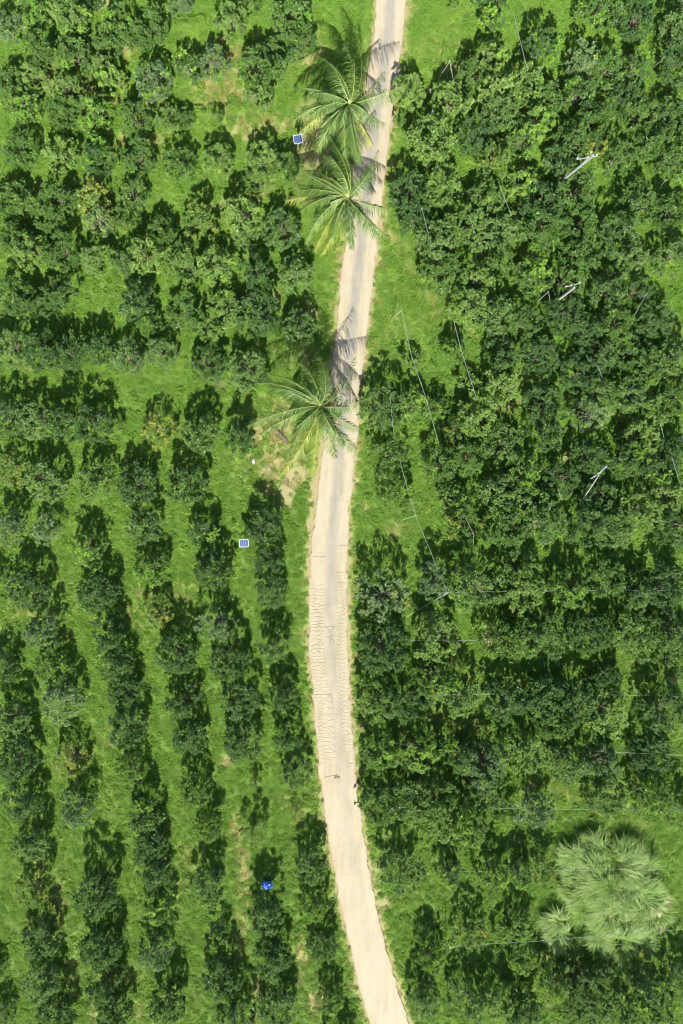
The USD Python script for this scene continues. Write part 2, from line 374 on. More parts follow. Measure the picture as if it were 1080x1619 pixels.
def slab(y0, y1, z_top, u_cols):
    ys = np.arange(y0, y1, 0.15)
    ys = np.r_[ys, y1] if y1 - ys[-1] > 0.04 else np.r_[ys[:-1], y1]
    U, YY = np.meshgrid(u_cols, ys, indexing='ij')
    u, yy = U.ravel(), YY.ravel()
    x = road_point(u, yy)
    z = z_top + (fbm(np.c_[x, yy, x * 0] * 0.8, 2, 11) - 0.5) * 0.02
    v = np.c_[x, yy, z]
    nu, ny = len(u_cols), len(ys)
    i, j = np.meshgrid(np.arange(nu - 1), np.arange(ny - 1), indexing='ij')
    q = np.stack([i * ny + j, (i + 1) * ny + j, (i + 1) * ny + j + 1, i * ny + j + 1], -1).reshape(-1, 4)
    f = np.vstack([q[:, [0, 1, 2]], q[:, [0, 2, 3]]])
    ring = np.r_[np.arange(ny), (np.arange(1, nu) * ny + ny - 1), ((nu - 1) * ny + np.arange(ny - 2, -1, -1)), (np.arange(nu - 2, 0, -1) * ny)]
    low = v[ring].copy(); low[:, 2] = z_top - 0.12
    n0, m = len(v), len(ring)
    k = np.arange(m)
    sf = np.vstack([np.stack([ring[k], ring[(k + 1) % m], n0 + k], 1), np.stack([ring[(k + 1) % m], n0 + (k + 1) % m, n0 + k], 1)])
    return np.vstack([v, low]), np.vstack([f, sf]), np.vstack([across_tone(u, yy), across_tone(u, yy)[ring]])


y_cut, yy_ = [at(560, 1790)[1]], at(560, 1790)[1]
while yy_ < at(600, -150)[1]:
    yy_ += rng.uniform(4.6, 5.6)
    y_cut.append(yy_)
cols = np.linspace(0, 1, 25)
plates, plate_tone = [], []
for a, b in zip(y_cut[:-1], y_cut[1:]):
    v, f, t = slab(a + 0.003, b - 0.003, 0.05, cols)
    m = usdkit.mesh(stage, numbered('/World/road', 'slab'), (v, f), road_mat)
    UsdGeom.PrimvarsAPI(m).CreatePrimvar('across', Sdf.ValueTypeNames.Color3fArray, 'vertex').Set(Vt.Vec3fArray.FromNumpy(t.astype(np.float32)))
# cracked plates: broken surfacing lying on the slabs at both sides of the wheel strip
lo, hi = CRACK


def plate_band(u0, u1, y0, y1, su, sy, seed):
    r = np.random.default_rng(seed)
    W = 3.4
    nu, ny = max(2, int((u1 - u0) * W / su)), int((y1 - y0) / sy)
    pts = [(u0 * W + (i + .5 + r.uniform(-.42, .42)) * (u1 - u0) * W / nu, y0 + (j + .5 + r.uniform(-.42, .42)) * (y1 - y0) / ny) for i in range(-1, nu + 1) for j in range(-1, ny + 1)]
    vor = Voronoi(np.array(pts))
    clip = Polygon([(u0 * W, y0), (u1 * W, y0), (u1 * W, y1), (u0 * W, y1)])
    for reg in vor.point_region:
        idx = vor.regions[reg]
        if -1 in idx or len(idx) < 3:
            continue
        g = Polygon(vor.vertices[idx]).intersection(clip)
        if g.is_empty or g.geom_type != 'Polygon':
            continue
        cy = g.centroid.y
        fade = np.clip(min(cy - lo, hi - cy) / 5.0 + r.uniform(-.2, .3), 0.04, 1) * (0.55 + 0.9 * noise(np.array([g.centroid.x * .9, cy * .35, 3.0]), 6))
        g = g.buffer(-r.uniform(0.002, 0.011) * fade, join_style=1, quad_segs=1).simplify(0.01)
        if g.is_empty or g.geom_type != 'Polygon' or g.area < 0.01 or r.random() < 0.03:
            continue
        e = np.array(g.exterior.coords)[:-1]
        m = len(e)
        u, yy = e[:, 0] / W, e[:, 1]
        xy = np.c_[road_point(u, yy), yy]
        zt = 0.074 + r.uniform(-0.006, 0.012)
        c = xy.mean(0)
        v = np.vstack([np.c_[xy, np.full(m, 0.036)], np.c_[c + (xy - c) * (1 - 0.022 * fade), np.full(m, zt)], [[*c, zt + 0.002]]])
        k = np.arange(m)
        f = np.vstack([np.stack([k, (k + 1) % m, m + (k + 1) % m], 1), np.stack([k, m + (k + 1) % m, m + k], 1), np.stack([m + k, m + (k + 1) % m, np.full(m, 2 * m)], 1)])
        if np.cross(e[1] - e[0], e[2] - e[1]) < 0:
            f = f[:, ::-1]
        plates.append((v, f))
        tone = across_tone(np.r_[u, u, u.mean()], np.r_[yy, yy, yy.mean()])
        plate_tone.append(tone)


plate_band(0.04, 0.40, lo + 9.0, hi, 0.25, 0.33, 1)
plate_band(0.04, 0.29, lo + 0.4, lo + 8.99, 0.25, 0.34, 5)
plate_band(0.72, 0.97, lo, hi + 1.0, 0.28, 0.34, 2)
plate_band(0.38, 0.68, at(520, 1024)[1], at(520, 990)[1], 1.2, 0.9, 3)
plate_band(0.30, 0.52, lo + 0.4, lo + 9.0, 0.4, 0.6, 4)
pm = usdkit.mesh(stage, '/World/road/cracked_plates', join(plates), road_mat)
UsdGeom.PrimvarsAPI(pm).CreatePrimvar('across', Sdf.ValueTypeNames.Color3fArray, 'vertex').Set(Vt.Vec3fArray.FromNumpy(np.vstack(plate_tone).astype(np.float32)))
tag(pm.GetPrim(), 'small cracked plates of pale surfacing', None, None, 'stuff')

# ---------------------------------------------------------------- the orchard: crown centre and radius in photo pixels, kind
# rows left of the road in the lower half, counted from the road (top to bottom)
ROWS_LEFT = [
    [(415, 832, 31), (425, 887, 27), (427, 935, 28), (435, 1020, 28), (450, 1097, 27), (455, 1160, 29, 'lime'), (467, 1220, 28), (492, 1364, 28), (495, 1427, 29, 'lime'), (510, 1489, 27), (522, 1579, 25, 'lime'), (536, 1645, 27)],
    [(322, 837, 28, 'lime'), (340, 902, 34), (342, 982, 33, 'pale'), (362, 1042, 33), (382, 1105, 33), (387, 1170, 35), (420, 1442, 35), (430, 1514, 35), (442, 1589, 35)],
    [(232, 832, 30), (240, 900, 32, 'lime'), (250, 970, 28, 'yellowish'), (283, 1030, 36), (290, 1108, 31), (300, 1165, 32), (310, 1245, 29, 'mid'), (330, 1305, 27, 'lime'), (332, 1398, 34, 'lime'), (352, 1542, 35), (370, 1606, 35)],
    [(140, 868, 31, 'lime'), (155, 935, 34), (175, 1003, 31), (187, 1052, 30), (200, 1092, 29), (204, 1147, 32), (210, 1212, 28, 'lime'), (228, 1285, 34, 'lime'), (238, 1335, 30), (243, 1372, 31), (250, 1432, 32, 'lime'), (248, 1497, 32, 'pale'), (265, 1584, 33)],
    [(47, 928, 34), (72, 1000, 32, 'pale'), (86, 1055, 31, 'lime'), (102, 1113, 36, 'pale'), (115, 1200, 31, 'yellow'), (128, 1272, 34, 'pale'), (155, 1406, 37), (160, 1494, 36), (167, 1552, 31), (180, 1597, 33)],
    [(8, 1055, 26), (20, 1137, 33), (30, 1197, 36), (38, 1265, 33), (50, 1330, 32), (56, 1398, 33, 'yellowish'), (67, 1479, 33), (68, 1546, 33), (90, 1600, 34)],
    [(-2, 912, 19), (-6, 1530, 18), (4, 1602, 22)],
]
# left of the road in the upper half: irregular rows
UPPER_LEFT = [(15, 832, 30, 'pale'), (78, 836, 27, 'pale'),
    (20, 745, 29, 'yellowish'), (75, 760, 33), (152, 760, 32, 'mid'), (220, 767, 34), (297, 767, 33), (15, 662, 31), (57, 664, 31), (110, 670, 34), (150, 668, 30), (253, 680, 30, 'yellow'), (320, 685, 32), (380, 690, 29),
    (18, 548, 32), (68, 552, 34), (112, 562, 28), (150, 553, 29), (200, 567, 29, 'pale'), (255, 560, 26), (332, 577, 29), (395, 587, 33),
    (28, 470, 32, 'mid'), (66, 480, 28, 'mid'), (100, 465, 28, 'mid'), (6, 478, 22), (220, 480, 33), (237, 513, 21, 'lime'), (295, 495, 32, 'mid'), (355, 492, 30, 'mid'), (410, 498, 35), (475, 522, 30), (335, 522, 22, 'mid'),
    (290, 417, 31, 'mid'), (345, 420, 32, 'mid'), (405, 435, 31), (470, 435, 31), (30, 380, 28, 'mid'), (48, 400, 28, 'mid'), (100, 398, 31, 'mid'), (155, 410, 28, 'lime'), (230, 407, 31, 'mid'), (198, 418, 23), (258, 370, 25, 'mid'),
    (32, 318, 29, 'mid'), (10, 332, 25, 'lime'), (92, 318, 29, 'mid'), (150, 315, 27, 'yellowish'), (210, 312, 26, 'mid'), (155, 352, 25, 'pale'), (195, 350, 26, 'yellowish'), (76, 345, 24, 'mid'), (317, 352, 31, 'yellowish'), (380, 345, 33, 'mid'), (445, 362, 31), (390, 374, 22),
    (32, 237, 29, 'mid'), (98, 247, 29, 'mid'), (155, 249, 31, 'lime'), (220, 249, 29, 'mid'), (285, 262, 27, 'mid'), (345, 260, 26, 'mid'), (417, 258, 30, 'mid'), (450, 268, 24, 'mid'), (405, 284, 22, 'mid'),
    (35, 166, 30, 'lime'), (100, 180, 27, 'mid'), (152, 183, 31, 'lime'), (215, 193, 29, 'mid'), (267, 192, 21, 'mid'), (290, 190, 18, 'mid'), (22, 140, 28, 'mid'), (52, 128, 24, 'mid'), (107, 150, 28, 'mid'), (177, 127, 26, 'lime'), (245, 135, 31, 'pale'), (300, 110, 27, 'lime'), (342, 102, 27, 'pale'),
    (15, 47, 26, 'pale'), (62, 22, 28, 'lime'), (98, 14, 24, 'mid'), (122, 30, 28, 'mid'), (190, 42, 28, 'lime'), (243, 42, 27, 'mid'), (60, 83, 27, 'mid'), (117, 94, 29, 'mid'), (175, 68, 26, 'mid'), (220, 62, 23, 'mid'), (160, 110, 20, 'mid'), (285, 8, 20, 'pale'),
    (367, 36, 27, 'mid'), (460, 28, 33, 'mid'), (473, 68, 29, 'mid'), (417, 113, 37, 'mid'), (408, 155, 25, 'lime'), (443, 86, 27, 'mid'), (395, 5, 20, 'mid'), (140, -8, 22)]
# right of the road
RIGHT = [(780, 14, 28, 'lime'), (645, 150, 24, 'mid'), (695, 150, 25, 'lime'), (742, 120, 22, 'mid'), (775, 97, 25, 'lime'), (760, 126, 26), (680, 227, 34), (653, 230, 24), (715, 165, 28, 'mid'), (720, 207, 28), (750, 172, 28), (787, 142, 28, 'mid'), (790, 182, 27), (750, 217, 26), (695, 257, 28), (747, 247, 26), (780, 250, 25, 'yellowish'), (650, 172, 24),
    (945, 18, 31, 'mid'), (1005, 32, 27), (1067, 52, 25), (1078, 4, 18), (940, 80, 25, 'pale'), (855, 77, 27, 'lime'), (882, 88, 22, 'mid'), (838, 100, 23, 'yellowish'), (920, 102, 26, 'pale'), (955, 110, 26), (1002, 110, 23, 'lime'), (1065, 106, 27), (1043, 122, 19), (892, 120, 26), (825, 132, 28), (857, 127, 25),
    (940, 142, 24, 'yellowish'), (913, 152, 25, 'lime'), (985, 157, 22), (962, 172, 25, 'mid'), (832, 162, 27, 'mid'), (872, 162, 27), (1010, 182, 24, 'mid'), (1055, 182, 23), (850, 192, 26, 'lime'), (892, 187, 25), (938, 192, 26, 'mid'), (825, 222, 28, 'lime'), (865, 222, 26, 'lime'), (900, 224, 25, 'mid'), (945, 228, 22, 'yellowish'), (985, 222, 25, 'mid'), (1025, 227, 26, 'mid'), (1073, 215, 22, 'lime'), (885, 256, 24), (972, 254, 27), (1015, 247, 24, 'mid'), (1057, 252, 28, 'mid'), (840, 252, 26, 'lime'),
    (645, 308, 28), (695, 297, 30), (725, 315, 28), (652, 350, 24), (660, 380, 22, 'lime'), (690, 382, 28), (730, 352, 27), (765, 322, 28, 'mid'), (793, 322, 26, 'yellowish'), (800, 367, 25), (760, 377, 26), (725, 390, 26), (740, 402, 24), (695, 430, 30), (750, 447, 28, 'mid'), (780, 412, 27), (783, 442, 28), (705, 468, 27, 'mid'), (740, 462, 27), (705, 497, 25, 'lime'), (740, 492, 28), (722, 522, 26, 'lime'), (752, 517, 24), (782, 497, 30), (800, 470, 28), (788, 524, 26),
    (855, 287, 28, 'yellowish'), (825, 292, 24, 'lime'), (857, 327, 30), (822, 347, 27), (910, 302, 30), (895, 329, 27), (927, 287, 26, 'mid'), (965, 339, 28), (1005, 324, 28, 'mid'), (1060, 339, 28, 'mid'), (1040, 337, 24), (915, 354, 28), (857, 372, 30), (822, 377, 25, 'lime'), (885, 377, 27), (970, 377, 30), (935, 372, 24), (1000, 382, 28), (1047, 372, 27), (842, 407, 28), (915, 412, 30), (962, 407, 28), (995, 412, 25), (1060, 407, 28), (880, 422, 28), (1025, 422, 27, 'mid'), (840, 437, 27, 'lime'), (945, 432, 27), (975, 432, 24), (892, 452, 27), (930, 452, 25), (960, 462, 28), (1017, 437, 25, 'lime'), (1002, 462, 24), (890, 497, 28), (920, 487, 27), (950, 487, 26), (825, 512, 27), (880, 517, 25, 'lime'), (990, 502, 27), (972, 522, 28), (1035, 509, 27), (1067, 497, 24), (920, 522, 25), (1010, 524, 25),
    (715, 556, 23, 'lime'), (605, 645, 34), (652, 642, 26, 'lime'), (690, 647, 21, 'lime'), (675, 662, 20, 'weedy'), (615, 725, 37, 'bare'), (647, 732, 28, 'bare'), (755, 657, 30), (780, 652, 24, 'mid'), (720, 683, 24, 'yellowish'), (695, 732, 30), (625, 777, 30, 'lime'), (645, 769, 22, 'yellowish'), (680, 754, 24), (705, 767, 30), (715, 789, 28, 'lime'), (790, 607, 28, 'mid'), (792, 567, 27), (745, 687, 28), (775, 682, 30), (795, 702, 28), (760, 712, 28), (740, 727, 26), (780, 732, 28, 'lime'), (790, 782, 30),
    (822, 555, 26), (850, 564, 28), (880, 557, 26, 'mid'), (945, 564, 28), (970, 560, 24, 'mid'), (1000, 558, 28), (1030, 552, 25), (1062, 564, 28), (825, 607, 26, 'mid'), (850, 590, 28), (917, 592, 28), (945, 622, 28), (970, 607, 25), (1025, 587, 28), (1065, 597, 26, 'lime'), (825, 627, 25), (855, 637, 28), (910, 619, 28), (997, 622, 28), (1030, 627, 26), (1067, 629, 25), (835, 657, 27), (927, 659, 27, 'pale'), (960, 652, 26), (990, 652, 27), (1025, 652, 28), (1050, 647, 24), (860, 684, 28), (910, 692, 27), (940, 690, 25), (1010, 694, 28, 'mid'), (1047, 697, 27), (1073, 687, 22), (830, 712, 28), (900, 712, 25), (930, 722, 28), (985, 727, 28, 'lime'), (1025, 717, 28, 'lime'), (1060, 714, 27), (825, 742, 27, 'lime'), (855, 742, 27), (885, 754, 27), (965, 742, 28, 'bare'), (990, 752, 25), (1025, 742, 27, 'lime'), (845, 767, 26), (900, 777, 27), (942, 784, 28), (835, 797, 27), (875, 802, 27), (950, 806, 26), (1050, 782, 28), (1010, 807, 26, 'mid'),
    (605, 944, 36, 'bare'), (607, 1022, 34), (730, 827, 27, 'yellowish'), (740, 862, 21), (797, 827, 30), (793, 867, 25), (688, 916, 25, 'pale'), (750, 924, 34), (715, 918, 22), (780, 922, 26), (800, 912, 26), (730, 952, 23), (765, 957, 27), (672, 987, 24), (685, 1008, 32, 'mid'), (720, 1002, 28), (752, 1002, 27), (785, 1012, 28), (755, 1032, 26, 'pale'), (680, 1072, 24), (725, 1072, 27, 'lime'), (640, 1077, 22),
    (595, 1104, 28), (640, 1104, 30), (680, 1104, 30), (720, 1097, 30, 'lime'), (745, 1104, 26, 'lime'), (797, 1107, 30), (602, 1187, 28, 'lime'), (625, 1160, 17), (660, 1187, 30, 'lime'), (695, 1182, 28), (720, 1188, 26, 'lime'), (765, 1202, 32, 'pale'), (785, 1169, 27), (800, 1222, 23, 'pale'), (655, 1216, 20, 'mid'), (600, 1267, 28), (647, 1257, 28), (687, 1257, 28, 'mid'), (725, 1267, 28, 'pale'), (765, 1252, 25), (645, 1291, 26, 'lime'), (687, 1297, 28, 'mid'), (735, 1302, 30, 'lime'), (790, 1294, 20, 'weedy'),
    (825, 1114, 30), (860, 1102, 28), (875, 1138, 26), (910, 1107, 28), (957, 1124, 30), (990, 1128, 28), (1015, 1097, 28), (1045, 1118, 30), (1075, 1114, 28), (825, 1189, 28), (860, 1198, 28), (892, 1202, 28), (925, 1187, 28), (945, 1204, 26, 'pale'), (1030, 1189, 28), (1062, 1189, 28), (875, 1224, 26), (915, 1227, 22, 'lime'), (840, 1272, 28, 'pale'), (865, 1274, 26, 'pale'), (952, 1257, 28), (985, 1254, 28), (1025, 1257, 28, 'lime'), (1060, 1242, 26), (1000, 1274, 24), (1070, 1277, 24, 'mid'),
    (635, 1368, 28), (710, 1376, 20, 'lime'), (670, 1370, 17), (775, 1378, 24, 'lime'), (795, 1392, 22, 'lime'), (740, 1472, 24, 'yellowish'), (680, 1510, 20, 'lime'), (670, 1577, 24), (740, 1577, 26), (780, 1577, 24, 'mid'), (855, 1368, 22, 'yellowish'), (820, 1376, 22, 'lime'), (820, 1460, 21, 'lime'), (825, 1512, 20, 'lime'), (872, 1551, 26, 'lime'), (915, 1551, 24), (955, 1549, 23), (1015, 1558, 28, 'lime'), (1070, 1542, 24), (985, 1592, 26), (935, 1596, 24), (825, 1592, 26), (1035, 1602, 24), (895, 1590, 22),
    (860, 827, 28), (892, 827, 28, 'pale'), (927, 827, 28), (965, 832, 28), (1000, 830, 28), (1035, 832, 24), (1065, 830, 26), (835, 867, 24), (820, 894, 25), (825, 932, 28), (855, 937, 26, 'lime'), (895, 932, 28, 'lime'), (952, 912, 26), (930, 942, 28), (967, 932, 26), (995, 939, 24), (1050, 924, 28), (1062, 944, 24), (885, 967, 25), (945, 962, 25), (825, 1007, 28, 'lime'), (865, 1002, 28), (897, 1009, 26), (930, 997, 28), (985, 990, 28), (980, 1012, 24), (1027, 982, 24), (1022, 1012, 28), (1060, 997, 28), (950, 1027, 26), (1005, 1032, 26), (1050, 1034, 28), (830, 1037, 26), (917, 1032, 24), (955, 1072, 21), (1075, 1042, 22)]
SAPLINGS = [(187, 672, 10), (405, 1234, 9), (405, 1307, 21), (347, 1467, 17, 'lime'), (345, 190, 9), (647, 574, 17, 'lime'), (735, 609, 18), (717, 12, 8), (670, 1472, 14), (792, 1472, 16, 'lime'), (632, 190, 10), (470, 1282, 12, 'dead')]


# ---------------------------------------------------------------- tree models: a class for each look, copied below
UsdGeom.Scope.Define(stage, '/World/Looks')
KINDS = '/World/plant_kinds'
stage.CreateClassPrim(KINDS)


def citrus(name, seed, leaf, shoots, n_lobes=40, per_lobe=13, open_=0.0, tall=1.0, shoot_share=0.10, leaf_len=0.20):
    """A low round citrus tree, crown radius 1.9 m: trunk, crown and its young shoots."""
    rng = np.random.default_rng(seed)
    x = stage.DefinePrim(f'{KINDS}/{name}', 'Xform')
    # lobes on a lumpy dome reaching almost to the ground
    c0, semi = np.array([0, 0, 1.65 * tall]), np.array([1.62, 1.62, 1.45 * tall])
    lob = []
    tries = 0
    while len(lob) < n_lobes and tries < 4000:
        tries += 1
        d = unit(rng.normal(0, 1, 3))
        if d[2] < -0.45:
            continue
        k = rng.uniform(0.80, 1.08) if rng.random() < 0.8 else rng.uniform(0.35, 0.7)
        k *= 0.86 + 0.32 * noise(d * 1.7 + seed * 7.1, seed)
        p = c0 + d * semi * k
        if all(np.linalg.norm(p - q) > 0.36 for q, _ in lob):
            lob.append((p, d))
    g, shoot_g, twigs = [], [], []
    trunk = [tube([[0, 0, -0.15], [0.02, 0.03, 0.25], [0.0, 0.05, 0.55]], [0.11, 0.085, 0.075], 7)]
    fork = np.array([0, 0.05, 0.5])
    for li, (p, d) in enumerate(lob):
        if li % 2 == 0:
            mid = fork + (p - fork) * 0.5 + np.array([0, 0, 0.18])
            twigs.append(tube([fork, mid, p], [0.035, 0.022, 0.008], 4, False))
        rad = rng.uniform(0.30, 0.50)
        n = int(per_lobe * rng.uniform(0.7, 1.3))
        bright = rng.random() < shoot_share
        for t in range(n):
            e = unit(rng.normal(0, 1, 3) + d * 0.9 + np.array([0, 0, 0.45]))
            tip = p + e * rad * rng.uniform(0.55, 1.08)
            m = 11
            ax = unit(e + np.array([0, 0, 0.25]))
            dirs = unit(rng.normal(0, 1, (m, 3)) + ax * 0.75)
            base = tip + rng.normal(0, 0.035, (m, 3))
            L = leaf_len * rng.uniform(0.7, 1.15, m)
            lv = leaves(base, dirs, L, L * 0.52, rng)
            (shoot_g if (bright and e[2] > 0.1 and rng.random() < 0.75) or rng.random() < shoot_share * 0.12 else g).append(lv)
    part(x, 'trunk', join(trunk + twigs), M['bark'], smooth=40)
    part(x, 'crown', join(g), M[leaf])
    if shoot_g:
        part(x, 'young_shoots', join(shoot_g), M[shoots], kind='stuff')
    return f'{KINDS}/{name}'


VAR = {'dark': [], 'mid': [], 'pale': [], 'lime': [], 'yellowish': [], 'yellow': [], 'bare': [], 'weedy': []}
for k in range(5):
    VAR['dark'].append(citrus(f'dark_citrus_{k}', 20 + k, 'dark', 'lime', n_lobes=[44, 40, 46, 38, 42][k], shoot_share=[.03, .06, .02, .05, .08][k], tall=[1, 1.08, .95, 1.05, 1][k]))
for k in range(4):
    VAR['mid'].append(citrus(f'green_citrus_{k}', 40 + k, 'mid', 'lime', n_lobes=[38, 42, 34, 40][k], shoot_share=[.06, .10, .05, .08][k], tall=[1, .92, 1.05, .98][k]))
for k in range(2):
    VAR['pale'].append(citrus(f'greyish_citrus_{k}', 60 + k, 'pale', 'lime', n_lobes=34 + 4 * k, per_lobe=11, shoot_share=.04))
for k in range(3):
    VAR['lime'].append(citrus(f'budding_citrus_{k}', 70 + k, 'mid' if k else 'dark', 'lime', n_lobes=36 + 2 * k, shoot_share=[.28, .38, .5][k]))
for k in range(2):
    VAR['yellowish'].append(citrus(f'yellowish_citrus_{k}', 80 + k, 'mid', 'yellow', n_lobes=32, per_lobe=11, shoot_share=.35))
VAR['yellow'].append(citrus('yellow_citrus', 90, 'mid', 'yellow', n_lobes=28, per_lobe=9, shoot_share=.85))
for k in range(2):
    VAR['bare'].append(citrus(f'thin_citrus_{k}', 95 + k, 'pale' if k else 'mid', 'yellow', n_lobes=28, per_lobe=8, shoot_share=.08))
VAR['weedy'].append(citrus('weedy_bush', 99, 'weed', 'lime', n_lobes=30, per_lobe=9, shoot_share=.3))
LOOK = {'dark': 'dark green', 'mid': 'mid green', 'pale': 'greyish green', 'lime': 'lime-flecked', 'yellowish': 'yellow-flecked', 'yellow': 'yellowing sparse', 'bare': 'thin spiky-branched', 'weedy': 'light green bushy'}
ORD = ['', 'first', 'second', 'third', 'fourth', 'fifth', 'sixth', 'seventh', 'eighth', 'ninth', 'tenth', 'eleventh', 'twelfth', 'thirteenth', 'fourteenth', 'fifteenth', 'sixteenth', 'seventeenth', 'eighteenth', 'nineteenth', 'twentieth', 'twenty-first', 'twenty-second', 'twenty-third', 'twenty-fourth', 'twenty-fifth', 'twenty-sixth', 'twenty-seventh']


def put(x, src, loc, rot, scale, label, cat, group):
    p = thing(x, label, cat, loc, group, rotz=rot, scale=scale)
    p.GetReferences().AddInternalReference(src)
    p.SetInstanceable(True)
    return p


def rows_of(trees, gap):
    """Splits trees into rows across the picture: a chain in y, then left to right."""
    todo, rows = sorted(trees, key=lambda t: t[1]), []
    for t in todo:
        if rows and t[1] - np.mean([q[1] for q in rows[-1]]) < gap:
            rows[-1].append(t)
        else:
            rows.append([t])
    return rows


def thin_out(trees, keep):
    """Drops trees that stand within another crown, so that each one left can be told apart."""
    out = []
    for t in sorted(trees, key=lambda t: -t[2]):
        if all(math.hypot(t[0] - q[0], t[1] - q[1]) > keep * max(t[2], q[2]) for q in out):
            out.append(t)
    return out


tree_rng = np.random.default_rng(123)
pools = {k: 0 for k in VAR}
TREES = []
for r_i, row in enumerate(ROWS_LEFT):
    name = ['row beside the road', 'second row left of the road', 'third row left of the road', 'fourth row left of the road', 'fifth row left of the road', 'sixth row left of the road', 'outermost row at the left edge'][r_i]
    for k, t in enumerate(row):
        TREES.append((t, f'{ORD[k + 1]} down the {name}, lower left' if r_i else f'{ORD[k + 1]} down the row along the road, lower left'))
LANDMARKS = [((908, 268), 'the tall grey utility pole'), ((890, 468), 'the shorter utility pole'), ((932, 780), 'the thin leaning grey pole'), ((550, 165), 'the topmost palm'), ((550, 312), 'the middle palm'), ((505, 645), 'the lowest palm'),
             ((471, 220), 'the shaded solar lamp'), ((385, 858), 'the sunny solar lamp'), ((401, 729), 'the small white bag'), ((980, 1425), 'the big pale grass clump'), ((708, 937), 'the white end post'), ((253, 680), 'the yellowing tree'),
             ((335, 173), 'the lower grassy bank'), ((300, 35), 'the upper grassy bank'), ((522, 1060), 'the cracked road stretch'), ((531, 1229), 'the dung heap on the road'), ((0, 0), 'the top left corner'), ((1080, 0), 'the top right corner'), ((1080, 1619), 'the bottom right corner'),
             ((690, 110), 'the top tilted post'), ((627, 497), 'the post on open grass'), ((0, 400), 'the left edge (quarter down)'), ((0, 700), 'the left edge midpoint'), ((1080, 640), 'the right edge midway up'), ((1080, 1000), 'the right edge (three fifths down)'), ((1080, 330), 'the right edge (fifth down)'),
             ((745, 860), 'the kinked hanging wire'), ((730, 590), 'the young tree under a wire'), ((585, 1500), 'the lower road bend'), ((640, 825), 'the strongly tilted post'), ((957, 60), 'the top edge grass gap'), ((625, 0), 'the road at the top'), ((125, 470), 'the sunny left gap'), ((1020, 475), 'the post in the dark gap'), ((960, 660), 'the short white stake')]
DIRS = ['right', 'upper right', 'above', 'upper left', 'left', 'lower left', 'below', 'lower right']
PHRASE = ['right of', 'to the upper right of', 'straight above', 'to the upper left of', 'left of', 'to the lower left of', 'straight below', 'to the lower right of']
others = [t for t in thin_out(UPPER_LEFT, 0.80)] + [(t[0], t[1], t[2] * 1.10, *t[3:]) for t in thin_out(RIGHT, 1.36)]
slots = []
for li, (lm, _) in enumerate(LANDMARKS):
    octs = {}
    for ti, t in enumerate(others):
        dx, dy = t[0] - lm[0], lm[1] - t[1]
        if (lm[0] < 560) != (t[0] < 560) and lm[0] not in (0, 1080) and abs(dx) > 60:
            continue
        octs.setdefault(int(round(math.atan2(dy, dx) / (math.pi / 4))) % 8, []).append((math.hypot(dx, dy), ti))
    for o, lst in octs.items():
        for rank, (d, ti) in enumerate(sorted(lst)[:9]):
            slots.append((rank * 60 + d, ti, f'{"nearest" if rank == 0 else ORD[rank + 1]} {PHRASE[o]} {LANDMARKS[li][1]}'))
given = {}
for _, ti, text in sorted(slots):
    given.setdefault(ti, text)
for ti, t in enumerate(others):
    TREES.append((t, given[ti]))
print('trees', len(TREES))
spots = []
for t, where in TREES:
    px, py, r = t[:3]
    kind = t[3] if len(t) > 3 else ('mid' if px > 560 and tree_rng.random() < 0.4 else 'dark')
    s = r / M_PX / 1.9 * ((0.88 if py > 780 else 0.90) if px < 545 else (1.07 if py > 800 else (0.84 if px < 725 and 530 < py < 800 else 0.95)))
    sz = s * tree_rng.uniform(1.08, 1.30) * (0.9 if kind in ('yellow', 'weedy') else 1.0)
    p = at(px, py, 1.45 * sz)
    p[2] = ground_height(p[None, :2])[0]
    src = VAR[kind][pools[kind] % len(VAR[kind])]
    pools[kind] += 1
    size = 'small ' if r < 24 else ('large ' if r > 34 else '')
    put('citrus_tree', src, p, tree_rng.uniform(0, 2 * math.pi), (s, s, sz), (lambda a: a if len(a.split()) <= 16 else a.replace(size, '', 1))(f'{size}{LOOK[kind]} citrus tree, {where}') if size else f'{LOOK[kind]} citrus tree, {where}'.replace('straight ', ''), 'citrus tree', 'citrus trees of the orchard')
    spots.append((p[0], p[1], r / M_PX))
SPOTS = np.array(spots)

sap_kind = citrus('sapling_kind', 120, 'mid', 'lime', n_lobes=16, per_lobe=8, shoot_share=.2, tall=1.15, leaf_len=0.3)
dead_kind = citrus('dying_kind', 121, 'cover_dry', 'cover_dry', n_lobes=14, per_lobe=5, leaf_len=0.26)
SAP_LABEL = {(187, 672): 'slender citrus sapling on grass right of the yellowing-tree gap, upper left', (405, 1234): 'tiny citrus sapling on open grass in the lower left', (405, 1307): 'small round citrus bush alone on grass beside a yellow fallen fruit',
             (347, 1467): 'yellow-green citrus sapling between two rows, left of the reddish strip', (345, 190): 'tiny citrus sapling above the dark grassy bank, upper left', (647, 574): 'lime citrus sapling under the white wire right of the road',
             (735, 609): 'young citrus tree under the second white wire, centre right', (717, 12): 'tiny sapling on the open grass at the top, right of the road', (670, 1472): 'thin citrus sapling on grass right of the lower road bend',
             (792, 1472): 'lime citrus sapling left of the tall pale grass', (632, 190): 'small bush at the grass edge right of the top palm', (470, 1282): 'withered brown bush on grass close to the lower road'}
for t in SAPLINGS:
    px, py, r = t[:3]
    if not r:
        continue
    k = t[3] if len(t) > 3 else ''
    s = r / M_PX / 1.75
    p = at(px, py, 1.2 * s)
    p[2] = ground_height(p[None, :2])[0]
    put('citrus_sapling', dead_kind if k == 'dead' else sap_kind, p, tree_rng.uniform(0, 6.28), (s, s, s * (1.25 if r < 15 else 1.0)), SAP_LABEL[(px, py)], 'withered bush' if k == 'dead' else 'sapling', None)

# ---------------------------------------------------------------- coconut palms
WIND = np.array([-0.55, -0.45, 0])


